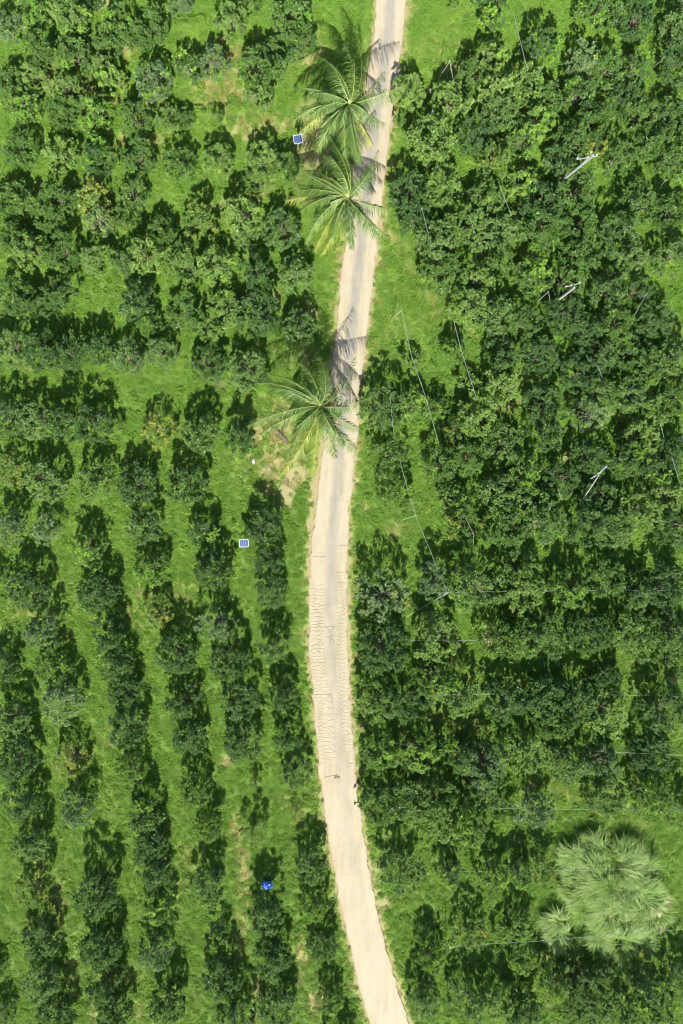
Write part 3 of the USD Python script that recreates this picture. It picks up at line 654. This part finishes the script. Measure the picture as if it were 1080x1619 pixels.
def frond(az, length, lift, curl, rng, width=0.95, droop=0.6):
    """A feather leaf from the origin: (leaflets, rachis). lift: start angle above level; curl: how far it bends down."""
    n = 26
    hang = rng.uniform(0.1, 1.15)
    s = np.linspace(0, 1, n)
    ang = lift - curl * s ** 1.4
    ds = length / (n - 1)
    rr = np.r_[0, np.cumsum(np.cos(ang[:-1]) * ds)]
    zz = np.r_[0, np.cumsum(np.sin(ang[:-1]) * ds)]
    bend = (rng.normal(0.10, 0.16) + 0.55 * max(0.0, math.cos(az - math.radians(50)))) * s ** 2 * length
    d = np.array([math.cos(az), math.sin(az), 0])
    q = np.array([-d[1], d[0], 0])
    pts = d * rr[:, None] + q * bend[:, None] + np.array([0, 0, 1.0]) * zz[:, None]
    rach = tube(pts, np.interp(s, [0, .15, 1], [0.045, 0.020, 0.005]), 5)
    # leaflets: 60 a side, hanging
    m = 78
    t = np.linspace(0.14, 0.995, m)
    P = np.stack([np.interp(t, s, pts[:, k]) for k in range(3)], 1)
    T = unit(np.stack([np.interp(t, s, np.gradient(pts[:, k])) for k in range(3)], 1))
    out = []
    gone = rng.random(m) < np.interp(noise(np.c_[t * 9, t * 0, t * 0 + rng.uniform(0, 99)], 4), [0.62, 0.8], [0.06, 0.8])
    for sg in (-1, 1):
        side = unit(np.cross(T, [0, 0, 1.0])) * sg
        up = np.cross(side, T) * sg
        L = np.where(gone, 0.3, 1) * width * np.interp(t, [0.14, 0.3, 0.7, 1], [0.65, 1, 0.9, 0.35]) * rng.uniform(0.7, 1.15, m) * 1.25
        dirn = unit(side * 0.75 + T * 0.6 - np.array([0, 0, 1.0]) * hang + rng.normal(0, 0.10, (m, 3)) + np.array([0, 0, -1.0]) * rng.uniform(0.0, 0.5, (m, 1)) + up * 0.05 + WIND * rng.uniform(0.1, 0.6, (m, 1)))
        w = 0.040
        wv = np.cross(dirn, unit(up + rng.normal(0, .35, (m, 3))))
        k1 = P + dirn * (L * 0.5)[:, None] - [0, 0, 1.0] * (L * 0.06)[:, None]
        k2 = P + dirn * (L * 0.97)[:, None] - [0, 0, 1.0] * (L * droop * rng.uniform(0.5, 1.1, m))[:, None]
        v = np.stack([P - wv * w * .5, P + wv * w * .5, k1 + wv * w * .6, k1 - wv * w * .6, k2], 1).reshape(-1, 3)
        b = np.arange(m)[:, None] * 5
        f = np.stack([b + [0, 1, 2], b + [0, 2, 3], b + [3, 2, 4]], 1).reshape(-1, 3)
        out.append((v, f))
    return join(out), rach


def palm(crown_px, h, tips, label, seed, old=()):
    """tips: where the frond tips show in the photograph; old: those that yellow."""
    rng = np.random.default_rng(seed)
    top = at(*crown_px, h)
    foot = top + np.array([rng.uniform(-.5, .5), rng.uniform(-.5, .1), 0])
    foot[2] = ground_height(foot[None, :2])[0]
    x = thing('coconut_palm', label, 'coconut palm', foot)
    t = np.linspace(0, 1, 14)[:, None]
    line = (top - foot) * t + np.array([0.25, 0.1, 0]) * np.sin(t * math.pi)
    rad = np.interp(t[:, 0], [0, .06, .2, 1], [0.26, 0.2, 0.155, 0.12]) * (1 + 0.06 * (np.arange(14) % 2))
    part(x, 'trunk', tube(line, rad, 10), M['palm_bark'], smooth=40)
    head = top - foot
    for k in range(7):
        a = rng.uniform(0, 6.28)
        c = head + [0.26 * math.cos(a), 0.26 * math.sin(a), -0.28 - rng.uniform(0, .2)]
        s_ = trimesh.creation.icosphere(2, 0.115)
        part(x, 'coconut', (np.array(s_.vertices) * [1, 1, 1.25] + c, np.array(s_.faces)), M['nut'], smooth=True)
    extra = [(crown_px[0] + q * math.cos(a), crown_px[1] + q * math.sin(a)) for a, q in zip(rng.normal(2.5, .8, 5), rng.uniform(50, 80, 5))] + [(crown_px[0] + q * math.cos(a), crown_px[1] + q * math.sin(a)) for a, q in zip(rng.uniform(0, 6.28, 5), rng.uniform(18, 45, 5))]
    for k, tp in enumerate(list(tips) + extra):
        low = k in old
        zt = h - (1.7 if low else rng.uniform(0.0, 0.9))
        e = at(tp[0], tp[1], zt) - top
        az, reach = math.atan2(e[1], e[0]), math.hypot(e[0], e[1])
        reach = max(reach, 1.6)
        lift, curl = (0.25, 1.0) if low else (rng.uniform(0.45, 0.75), rng.uniform(1.05, 1.5))
        if reach < 3:
            lift, curl = rng.uniform(0.8, 1.1), rng.uniform(1.2, 1.7)
        ss = np.linspace(0, 1, 60)
        run = np.mean(np.cos(lift - curl * ss ** 1.4))
        lf, rc = frond(az, reach / max(run, .3), lift, curl, rng)
        f = part(x, 'frond', (lf[0] + head, lf[1]), M['palm_old' if low else 'palm'], label='yellowing hanging frond' if low else None)
        part(f, 'midrib', (rc[0] + head, rc[1]), M['rachis'], smooth=40)


palm((553, 165), 5.6, [(462, 180), (478, 205), (492, 236), (515, 250), (545, 268), (566, 262), (500, 140), (520, 112), (552, 100), (585, 105), (612, 162), (634, 182), (590, 215), (580, 240), (470, 150), (530, 200), (600, 130), (560, 200)],
     'topmost coconut palm, its fronds reaching over the road at the top', 11, old=(1, 13))
palm((550, 312), 5.4, [(453, 322), (470, 352), (490, 395), (525, 412), (552, 400), (578, 398), (602, 352), (616, 262), (600, 300), (575, 255), (535, 245), (500, 255), (466, 290), (510, 372), (540, 380), (590, 380), (485, 270), (560, 270)],
     'middle coconut palm with yellow-tinged fronds, left edge of the road', 12, old=(0, 3, 2))
palm((507, 642), 5.2, [(392, 650), (408, 672), (465, 760), (490, 752), (528, 724), (552, 724), (565, 690), (587, 660), (572, 632), (540, 590), (505, 575), (470, 578), (434, 578), (420, 610), (440, 690), (520, 690), (545, 660), (480, 610)],
     'lowest coconut palm beside a bare dirt path, left of the road', 13, old=(2, 3))

# ---------------------------------------------------------------- tall pale grass at the lower right
def grass_tuft(rng, base, lean, n=110, size=2.2, spread=0.6):
    """Arching blades from one root."""
    b = base + rng.normal(0, 0.16, (n, 3)) * [1, 1, 0]
    az = np.arctan2(lean[1], lean[0]) + rng.normal(0, spread, n)
    out_ = np.stack([np.cos(az), np.sin(az), 0 * az], 1)
    L = size * rng.uniform(0.65, 1.1, n)
    rise = rng.uniform(0.75, 1.3, n)
    w = rng.uniform(0.010, 0.022, n)
    s = np.array([0, .3, .6, .85, 1.0])
    ang = rise[:, None] - (rise + rng.uniform(0.1, 0.9, n))[:, None] * s[None, :] ** 1.2
    dr = np.diff(s)[None] * L[:, None]
    rr = np.c_[np.zeros(n), np.cumsum(np.cos(ang[:, :-1]) * dr, 1)]
    zz = np.c_[np.zeros(n), np.cumsum(np.sin(ang[:, :-1]) * dr, 1)]
    P = b[:, None] + out_[:, None] * rr[..., None] + np.array([0, 0, 1.0]) * zz[..., None]
    q = np.stack([-np.sin(az), np.cos(az), rng.uniform(-.5, .5, n)], 1)
    W = (w[:, None] * np.array([.7, 1, 1, .6, .05])[None])[..., None] * q[:, None]
    v = np.stack([P - W, P + W], 2).reshape(-1, 3)
    k = np.arange(n)[:, None, None] * 10
    i = np.arange(4)[None, :, None] * 2
    f = np.concatenate([k + i + [0, 1, 3], k + i + [0, 3, 2]], 1).reshape(-1, 3)
    return v, f


def grass_clump(outline, label, seed, step, bias, size, height):
    rng = np.random.default_rng(seed)
    poly = Polygon(outline)
    cpx = np.array([poly.centroid.x, poly.centroid.y])
    c = at(*cpx, 0.8); c[2] = 0
    x = thing('tall_grass_clump', label, 'tall grass', (c[0], c[1], 0))
    x0, y0, x1, y1 = poly.bounds
    from shapely.geometry import Point
    for yy in np.arange(y0 - 4, y1 + 4, step):
        for xx in np.arange(x0, x1, step):
            p = (xx + rng.uniform(-.45, .45) * step, yy + rng.uniform(-.45, .45) * step)
            hole = noise(np.array([p[0] / 17, p[1] / 17, seed]), 8)
            if not poly.contains(Point(p)) or hole > 0.83:
                continue
            g = at(*p, 0.9 if height else 0.3)
            rel = g - c
            inner = 1 - min(1, poly.exterior.distance(Point(p)) / 45)
            z = height * (1 - inner ** 1.5) * rng.uniform(0.7, 1.1)
            n_turn = noise(np.array([p[0] / 38, p[1] / 38, seed]), 3) * 2 * math.pi * 1.3
            lean = unit(rel[:2] + 1e-6) * (0.15 + 1.0 * inner ** 2) + np.array(bias) * (1 - 0.5 * inner) + 0.8 * np.array([math.cos(n_turn), math.sin(n_turn)])
            part(x, 'grass_tuft', grass_tuft(rng, np.array([rel[0], rel[1], z]), lean, n=int(rng.uniform(85, 130)), size=size * rng.uniform(.6, 1.25)), M['cane_straw' if math.hypot(p[0] - 1045, p[1] - 1450) < 30 and rng.random() < .3 else ('cane_pale' if rng.random() < (0.75 if height < .5 else .45) else 'cane')])


grass_clump([(x - 10, y) for x, y in [(905, 1345), (930, 1332), (975, 1337), (1020, 1347), (1048, 1375), (1056, 1420), (1058, 1455), (1040, 1480), (1025, 1502), (990, 1508), (965, 1495), (945, 1472), (932, 1440), (912, 1425), (900, 1400), (908, 1375)]],
            'big pale clump of tall feathery grass near the lower right corner', 5, 11.0, (-0.5, 0.2), 1.8, 1.0)
grass_clump([(868, 1446), (890, 1448), (908, 1462), (912, 1480), (900, 1496), (878, 1498), (864, 1478)],
            'small grey-green tuft of tall grass left of the big pale clump', 6, 11.0, (-0.35, 0.2), 1.7, 0.4)

# ---------------------------------------------------------------- posts, wires and poles
def stick(p0, p1, r0, r1, sides=7):
    return tube(np.linspace(p0, p1, 3), np.linspace(r0, r1, 3), sides)


def wire_post(base_px, tip_px, h, label, arm=None):
    """A leaning post with a short cross arm; base and tip as seen in the photograph."""
    a, b = at(*base_px, 0), at(*tip_px, h)
    x = thing('wire_post', label, 'post', a)
    part(x, 'post', stick([0, 0, -.3], b - a, 0.032, 0.026), M['post'], smooth=40)
    part(x, 'cap', box((0.09, 0.09, 0.05), b - a + [0, 0, .03]), M['steel'])
    if arm:
        c0, c1 = at(*arm[0], h - .05) - a, at(*arm[1], h - .05) - a
        part(x, 'cross_arm', stick(c0, c1, 0.03, 0.03), M['post'], smooth=40)


def wire(pts, label, sag=0.0, r=0.013):
    P = np.array([at(x, y, z) for x, y, z in pts])
    t = np.linspace(0, 1, 12)
    out = []
    for a, b in zip(P[:-1], P[1:]):
        out.append(a + (b - a) * t[:-1, None] - [0, 0, 1.0] * (sag * 4 * t * (1 - t))[:-1, None])
    out = np.vstack(out + [P[-1:]])
    lone('wire', tube(out - P[0], r, 5), M['wire'], label, 'wire', P[0], smooth=40)


wire_post((619, 503), (635, 491), 3.4, 'leaning white post on the open grass right of the road')
wire_post((693, 124), (711, 97), 3.6, 'tilted white post at the top edge of the right-hand orchard')
wire_post((671, 196), (684, 175), 3.4, 'tilted white post among trees opposite the topmost palm')
wire_post((662, 342), (667, 329), 3.4, 'short-looking white post right of the middle palm')
wire_post((1032, 107), (1050, 91), 3.4, 'white post at the right edge, upper of the two near the corner grass')
wire_post((970, 22), (983, 10), 3.4, 'white post beside a round tree at the very top')
wire_post((985, 210), (998, 201), 3.4, 'white post between bushes above the upper utility pole')
wire_post((1042, 297), (1053, 285), 3.4, 'white post on a grass gap at the right edge')
wire_post((849, 478), (867, 461), 3.4, 'white post just left of the shorter utility pole')
wire_post((1012, 474), (1023, 464), 3.4, 'white post in a dark gap right of the shorter utility pole')
wire_post((612, 622), (616, 618), 3.3, 'white post in the tree beside the lowest palm')
wire_post((632, 824), (657, 815), 2.2, 'strongly tilted white post on grass in the middle of the right side')
wire_post((697, 948), (708, 937), 3.4, 'white end post where the wires meet, right of the road', ((694, 940), (710, 936)))
wire_post((735, 848), (748, 843), 3.2, 'white post with a hanging wire, above the dense dark trees')
wire_post((776, 667), (756, 661), 1.8, 'pale broken post lying over in the canopy')
wire_post((950, 662), (968, 655), 2.6, 'short white stake in the dense canopy on the right')
wire_post((829, 836), (827, 832), 3.2, 'thin white post left of the shaded grass patch')
for k, (bx_, tx_, y_) in enumerate(((626, 632, 1013), (622, 629, 1099), (609, 616, 1176), (624, 632, 1277), (700, 706, 1379), (704, 711, 1498))):
    wire_post((bx_, y_ - 5), (tx_, y_), 3.0, f'white end post of the {ORD[k + 1]} cross wire from the road, lower right')
wire([(635, 491, 3.4), (650, 560, 3.1), (672, 625, 2.9), (695, 705, 2.8)], 'slanting white wire over open grass, centre right', 0.04)
wire([(616, 618, 3.3), (623, 690, 3.1), (638, 750, 3.0), (657, 815, 2.2), (680, 870, 2.8), (708, 937, 3.4)], 'long bent white wire running from beside the palm to the end post', 0.03)
wire([(717, 505, 3.2), (729, 552, 3.1), (753, 628, 2.9)], 'white wire over the young tree, centre right', 0.03)
wire([(667, 329, 3.4), (676, 365, 3.3), (688, 408, 3.0)], 'short white wire from the post right of the middle palm')
wire([(741, 338, 3.2), (753, 374, 3.0)], 'faint short wire in the upper canopy, fourth from the road')
wire([(788, 286, 3.2), (798, 314, 3.1), (809, 340, 3.0)], 'faint wire over yellowish trees in the upper canopy')
wire([(711, 97, 3.6), (719, 137, 2.0)], 'stay wire of the post at the orchard top edge')
wire([(684, 175, 3.4), (690, 202, 1.9)], 'stay wire of the post opposite the topmost palm')
wire([(867, 461, 3.4), (871, 481, 2.2)], 'stay wire of the post left of the shorter utility pole')
wire([(732, 810, 3.2), (748, 843, 3.2), (751, 893, 2.0)], 'kinked white wire hanging from a post above the dark trees')
wire([(645, 974, 0.3), (708, 937, 3.4)], 'guy wire slanting down from the white end post', 0, 0.02)
wire([(945, 578, 3.3), (958, 612, 3.0)], 'faint wire in a dark canopy gap at the right')
wire([(1002, 500, 2.6), (1023, 464, 3.4)], 'guy wire in the dark gap right of the shorter utility pole')
wire([(1043, 666, 3.3), (1050, 692, 3.2)], 'faint wire near the right edge, upper one')
wire([(1062, 722, 3.3), (1080, 780, 3.0)], 'faint wire across the shaded opening at the right edge')
wire([(882, 772, 3.3), (888, 790, 3.0)], 'faint short wire low in the middle canopy')
wire([(812, 20, 6.5), (822, 62, 6.6), (833, 106, 6.6)], 'faint wire over grass at the top right')
for k, pts in enumerate(([(708, 937, 3.4), (900, 934, 2.25), (1130, 934, 3.4)], [(630, 1013, 2.05), (860, 1014, 2.15), (1130, 1015, 2.25)], [(629, 1099, 2.05), (860, 1099, 2.25), (1130, 1101, 2.25)], [(616, 1176, 2.05), (700, 1180, 2.15), (900, 1187, 2.25), (1130, 1197, 2.25)],
                         [(632, 1277, 2.05), (860, 1280, 2.25), (1130, 1283, 2.25)], [(706, 1379, 2.05), (860, 1377, 2.25), (1130, 1375, 2.25)], [(711, 1498, 2.05), (830, 1490, 2.05), (1130, 1466, 2.35)])):
    wire(pts, ['highest', 'second highest', 'third highest', 'fourth, slightly slanting', 'fifth', 'sixth, crossing the grass clump top,', 'lowest'][k] + ' of the level white wires, lower right', 0.12, 0.013)


def utility_pole(base_px, tip_px, h, arms, insulators, label, r=(0.125, 0.09)):
    a, b = at(*base_px, 0), at(*tip_px, h)
    x = thing('utility_pole', label, 'utility pole', a)
    part(x, 'pole', stick([0, 0, -.5], b - a, r[0], r[1], 12), M['pole'], smooth=40)
    for (q0, q1, back) in arms:
        c0, c1 = at(*q0, h - back) - a, at(*q1, h - back) - a
        d = c1 - c0
        L = np.linalg.norm(d)
        X_ = d / L
        Y_ = unit(np.cross([0, 0, 1.0], X_)); Z_ = np.cross(X_, Y_)
        part(x, 'cross_arm', box((L, 0.065, 0.065), (c0 + c1) / 2, np.stack([X_, Y_, Z_], 1)), M['steel'])
    for q in insulators:
        c = at(*q, h + .05) - a
        ins = join([tube([c + [0, 0, -.16], c + [0, 0, -.02]], 0.03, 8)] + [tube([c + [0, 0, z], c + [0, 0, z + .05]], [0.05, 0.035], 10) for z in (0.0, 0.07, 0.14)])
        part(x, 'insulator', ins, M['ceramic'], smooth=40)


utility_pole((877, 294), (938, 246), 8.5, [((912, 252), (945, 247), 0.45), ((918, 262), (940, 240), 0.9)], [(913, 250), (929, 249), (944, 245), (935, 241)], 'tall grey utility pole with crossed arms rising from the upper right canopy')
utility_pole((871, 483), (908, 455), 7.5, [((893, 454), (917, 448), 0.3)], [(895, 453), (903, 451), (917, 447)], 'shorter grey utility pole with insulators, below the tall one')
utility_pole((914, 806), (947, 751), 7.0, [((943, 752), (960, 737), 0.2), ((934, 757), (952, 746), 0.7)], [(946, 748), (958, 738)], 'thin grey pole leaning over the canopy at centre right', (0.05, 0.035))

# ---------------------------------------------------------------- solar lamps
def solar_lamp(px, size, turn, h, label):
    c = at(*px, h)
    foot = np.array([c[0], c[1] + 0.05, ground_height(c[None, :2])[0]])
    x = thing('solar_lamp', label, 'solar lamp', foot)
    top = h - foot[2]
    part(x, 'pole', stick([0, 0, -.2], [0, 0, top - .05], 0.04, 0.035, 8), M['post'], smooth=40)
    ca, sa = math.cos(turn), math.sin(turn)
    tl = math.radians(6)
    Rm = np.array([[ca, -sa, 0], [sa, ca, 0], [0, 0, 1]]) @ np.array([[1, 0, 0], [0, math.cos(tl), -math.sin(tl)], [0, math.sin(tl), math.cos(tl)]])
    w, d = size
    o = np.array([0, -0.05, top])
    fr = []
    for cx, cy, sx, sy in ((0, d / 2, w, .035), (0, -d / 2, w, .035), (w / 2, 0, .035, d - .035), (-w / 2, 0, .035, d - .035)):
        fr.append(box((sx, sy, .05), np.array([cx, cy, 0]) @ Rm.T + o, Rm))
    pn = part(x, 'panel', box((w - .035, d - .035, .03), np.array([0, 0, -.006]) @ Rm.T + o, Rm), M['steel'])
    nx = 4
    for i in range(nx):
        for j in range(2):
            cw, cd = (w - .04) / nx, (d - .04) / 2
            part(pn, 'cell', box((cw - .018, cd - .006, .008), np.array([(i - nx / 2 + .5) * cw, (j - .5) * cd, .013]) @ Rm.T + o, Rm), M['pv'])
    part(x, 'frame', join(fr), M['frame'])
    part(x, 'lamp_box', box((0.26, 0.20, 0.34), [0, 0, top - .55]), M['white_plastic'])


solar_lamp((385.5, 859), (0.80, 0.66), 0.0, 2.3, 'blue solar panel lamp standing on grass beside the tree row')
solar_lamp((471, 220), (0.74, 0.68), 0.17, 2.3, 'blue solar panel lamp in the shade beside the topmost palm')

# ---------------------------------------------------------------- small things
def crumple(rx, ry, rz, seed, amp=0.35):
    s_ = trimesh.creation.icosphere(3, 1.0)
    v = np.array(s_.vertices)
    k = 1 + amp * (fbm(v * 2.2 + seed, 3, seed) - 0.5) * 2 + 0.25 * amp * np.abs(np.sin(v @ [5, 3, 4] + seed))
    v = v * k[:, None] * [rx, ry, rz]
    return v, np.array(s_.faces)


p = at(422, 1400, 0.5); p[2] = 0.42
lone('plastic_bag', crumple(0.46, 0.33, 0.3, 4, 0.5), M['blue'], 'crumpled bright blue plastic bag in a tree shadow, lower left', 'bag', p, smooth=25)
p = at(401, 729, 0.1); p[2] = 0.12
lone('plastic_bag', crumple(0.10, 0.24, 0.12, 6), M['white_plastic'], 'small white plastic bag on grass left of the lowest palm', 'bag', p, smooth=25)
p = at(680, 147, 0.3); p[2] = 0.75
lone('plastic_bag', crumple(0.09, 0.17, 0.06, 9, 0.6), M['post'], 'pale plastic scrap between bushes near the top tilted posts', 'bag', p, smooth=25)
p = at(400, 1329, 0.1); p[2] = 0.13
lone('fallen_fruit', crumple(0.15, 0.13, 0.12, 2, 0.1), M['yellow'], 'yellow fallen fruit on grass below the small round bush', 'fruit', p, smooth=True)
p = at(531.5, 1229, 0.05); p[2] = 0.10
rng = np.random.default_rng(3)
cl = [(v * [1, 1, .7] + [rng.normal(0, .12), rng.normal(0, .12), 0], f) for v, f in [crumple(rng.uniform(.06, .12), rng.uniform(.06, .12), .05, k, .4) for k in range(7)]]
lone('dung_heap', join(cl), M['dead'], 'small dark brown dung heap on the pale road', 'dung', p, smooth=25)
p = at(454, 689, 0.1); p[2] = ground_height(p[None, :2])[0]
x = thing('dry_frond', 'dark dry fallen palm frond on bare ground left of the lowest palm', 'fallen frond', p)
fl, fr_ = frond(math.radians(100), 1.9, 0.12, 0.2, rng, width=0.4, droop=0.2)
part(x, 'leaflets', (fl[0] + [0, -.9, .12], fl[1]), M['dead'])
part(x, 'midrib', (fr_[0] + [0, -.9, .12], fr_[1]), M['bark'])

# ---------------------------------------------------------------- ground cover
def patch_proto(seed, n, rad, leaf, hmax, mat, name):
    rng = np.random.default_rng(seed)
    r, a = rad * np.sqrt(rng.random(n)), rng.uniform(0, 6.283, n)
    hump = fbm(np.c_[r * np.cos(a) * 2.2, r * np.sin(a) * 2.2, np.full(n, seed)], 2, seed)
    z = np.clip((hump - 0.25) * 1.6, 0.05, 1) * hmax * rng.uniform(0.4, 1, n) * (1 - 0.55 * (r / rad) ** 2)
    b = np.c_[r * np.cos(a), r * np.sin(a), z]
    d = unit(rng.normal(0, 1, (n, 3)) * [1, 1, 0.35] + [0, 0, 0.15])
    L = leaf * rng.uniform(0.6, 1.3, n)
    return usdkit.mesh(stage, f'/World/{name}', leaves(b, d, L, L * 0.6, rng), mat)


def scatter(name, label, cat, protos, pts, idx, scale, rot):
    pi = UsdGeom.PointInstancer.Define(stage, f'/World/{name}')
    rel = pi.CreatePrototypesRel()
    for k, (seed, n, rad, leaf, hmax, mat) in enumerate(protos):
        m = patch_proto(seed, n, rad, leaf, hmax, M[mat], f'{name}/sprig_{k}' if k else f'{name}/sprig')
        rel.AddTarget(m.GetPath())
    pi.CreatePositionsAttr(Vt.Vec3fArray.FromNumpy(pts.astype(np.float32)))
    pi.CreateProtoIndicesAttr(Vt.IntArray.FromNumpy(idx.astype(np.int32)))
    pi.CreateScalesAttr(Vt.Vec3fArray.FromNumpy(np.repeat(scale[:, None], 3, 1).astype(np.float32)))
    q = np.zeros((len(pts), 4)); q[:, 0] = np.cos(rot / 2); q[:, 3] = np.sin(rot / 2)
    pi.CreateOrientationsAttr(Vt.QuathArray([Gf.Quath(float(a[0]), 0, 0, float(a[3])) for a in q]))
    tag(pi.GetPrim(), label, cat, None, 'stuff')


rng = np.random.default_rng(77)
x_lo, x_hi = at(-60, 800)[0], at(1150, 800)[0]
y_lo, y_hi = at(500, 1700)[1], at(500, -80)[1]
st = 0.42
PX, PY = np.meshgrid(np.arange(x_lo, x_hi, st), np.arange(y_lo, y_hi, st))
P = np.c_[PX.ravel(), PY.ravel()] + rng.uniform(-.24, .24, (PX.size, 2))
l, r = road_edges(P[:, 1])
off = np.maximum(l - P[:, 0], P[:, 0] - r)
soil, dry = ground_tone(P)
keep = (off > -0.06 + 0.22 * (fbm(np.c_[P, P[:, 0] * 0] * 0.8, 3, 21) - 0.3)) & (rng.random(len(P)) > soil * 1.15)
P, soil, dry, off = P[keep], soil[keep], dry[keep], off[keep]
is_dry = rng.random(len(P)) < dry
idx = np.where(is_dry, rng.integers(4, 6, len(P)), rng.integers(0, 4, len(P)))
scl = rng.uniform(0.6, 1.3, len(P)) * np.clip(0.45 + off * 0.6, 0.4, 1)
scatter('ground_cover', 'dense low leafy ground cover between the orchard trees', 'ground cover',
        [(1, 80, .34, .115, .26, 'cover'), (2, 95, .38, .095, .20, 'cover'), (3, 70, .32, .14, .32, 'cover'), (4, 110, .42, .085, .15, 'cover'), (5, 80, .38, .09, .14, 'cover_dry'), (6, 80, .38, .085, .17, 'cover_dry')],
        np.c_[P, ground_height(P)], idx, scl, rng.uniform(0, 6.283, len(P)))
# taller weeds, mostly under and between the trees right of the road
n_w = 3400
W_ = np.c_[rng.uniform(x_lo, x_hi, n_w), rng.uniform(y_lo, y_hi, n_w)]
l, r = road_edges(W_[:, 1])
dist = np.min(np.linalg.norm(W_[:, None] - SPOTS[None, :, :2], axis=2), axis=1)
right = W_[:, 0] > r
open_grass = (W_[:, 0] - r < 5.0) & (W_[:, 1] > at(600, 860)[1])
kp = (np.maximum(l - W_[:, 0], W_[:, 0] - r) > 0.7) & np.where(right, (dist < 3.2) & ~open_grass, (dist < 2.5) & (rng.random(n_w) < .35))
W_ = W_[kp]
scatter('tall_weeds', 'leafy weeds growing among the orchard trees', 'weeds', [(11, 150, .45, .17, .7, 'weed'), (12, 120, .40, .20, .6, 'weed'), (13, 150, .5, .14, .55, 'weed')],
        np.c_[W_, ground_height(W_)], rng.integers(0, 3, len(W_)), rng.uniform(.6, 1.2, len(W_)), rng.uniform(0, 6.283, len(W_)))
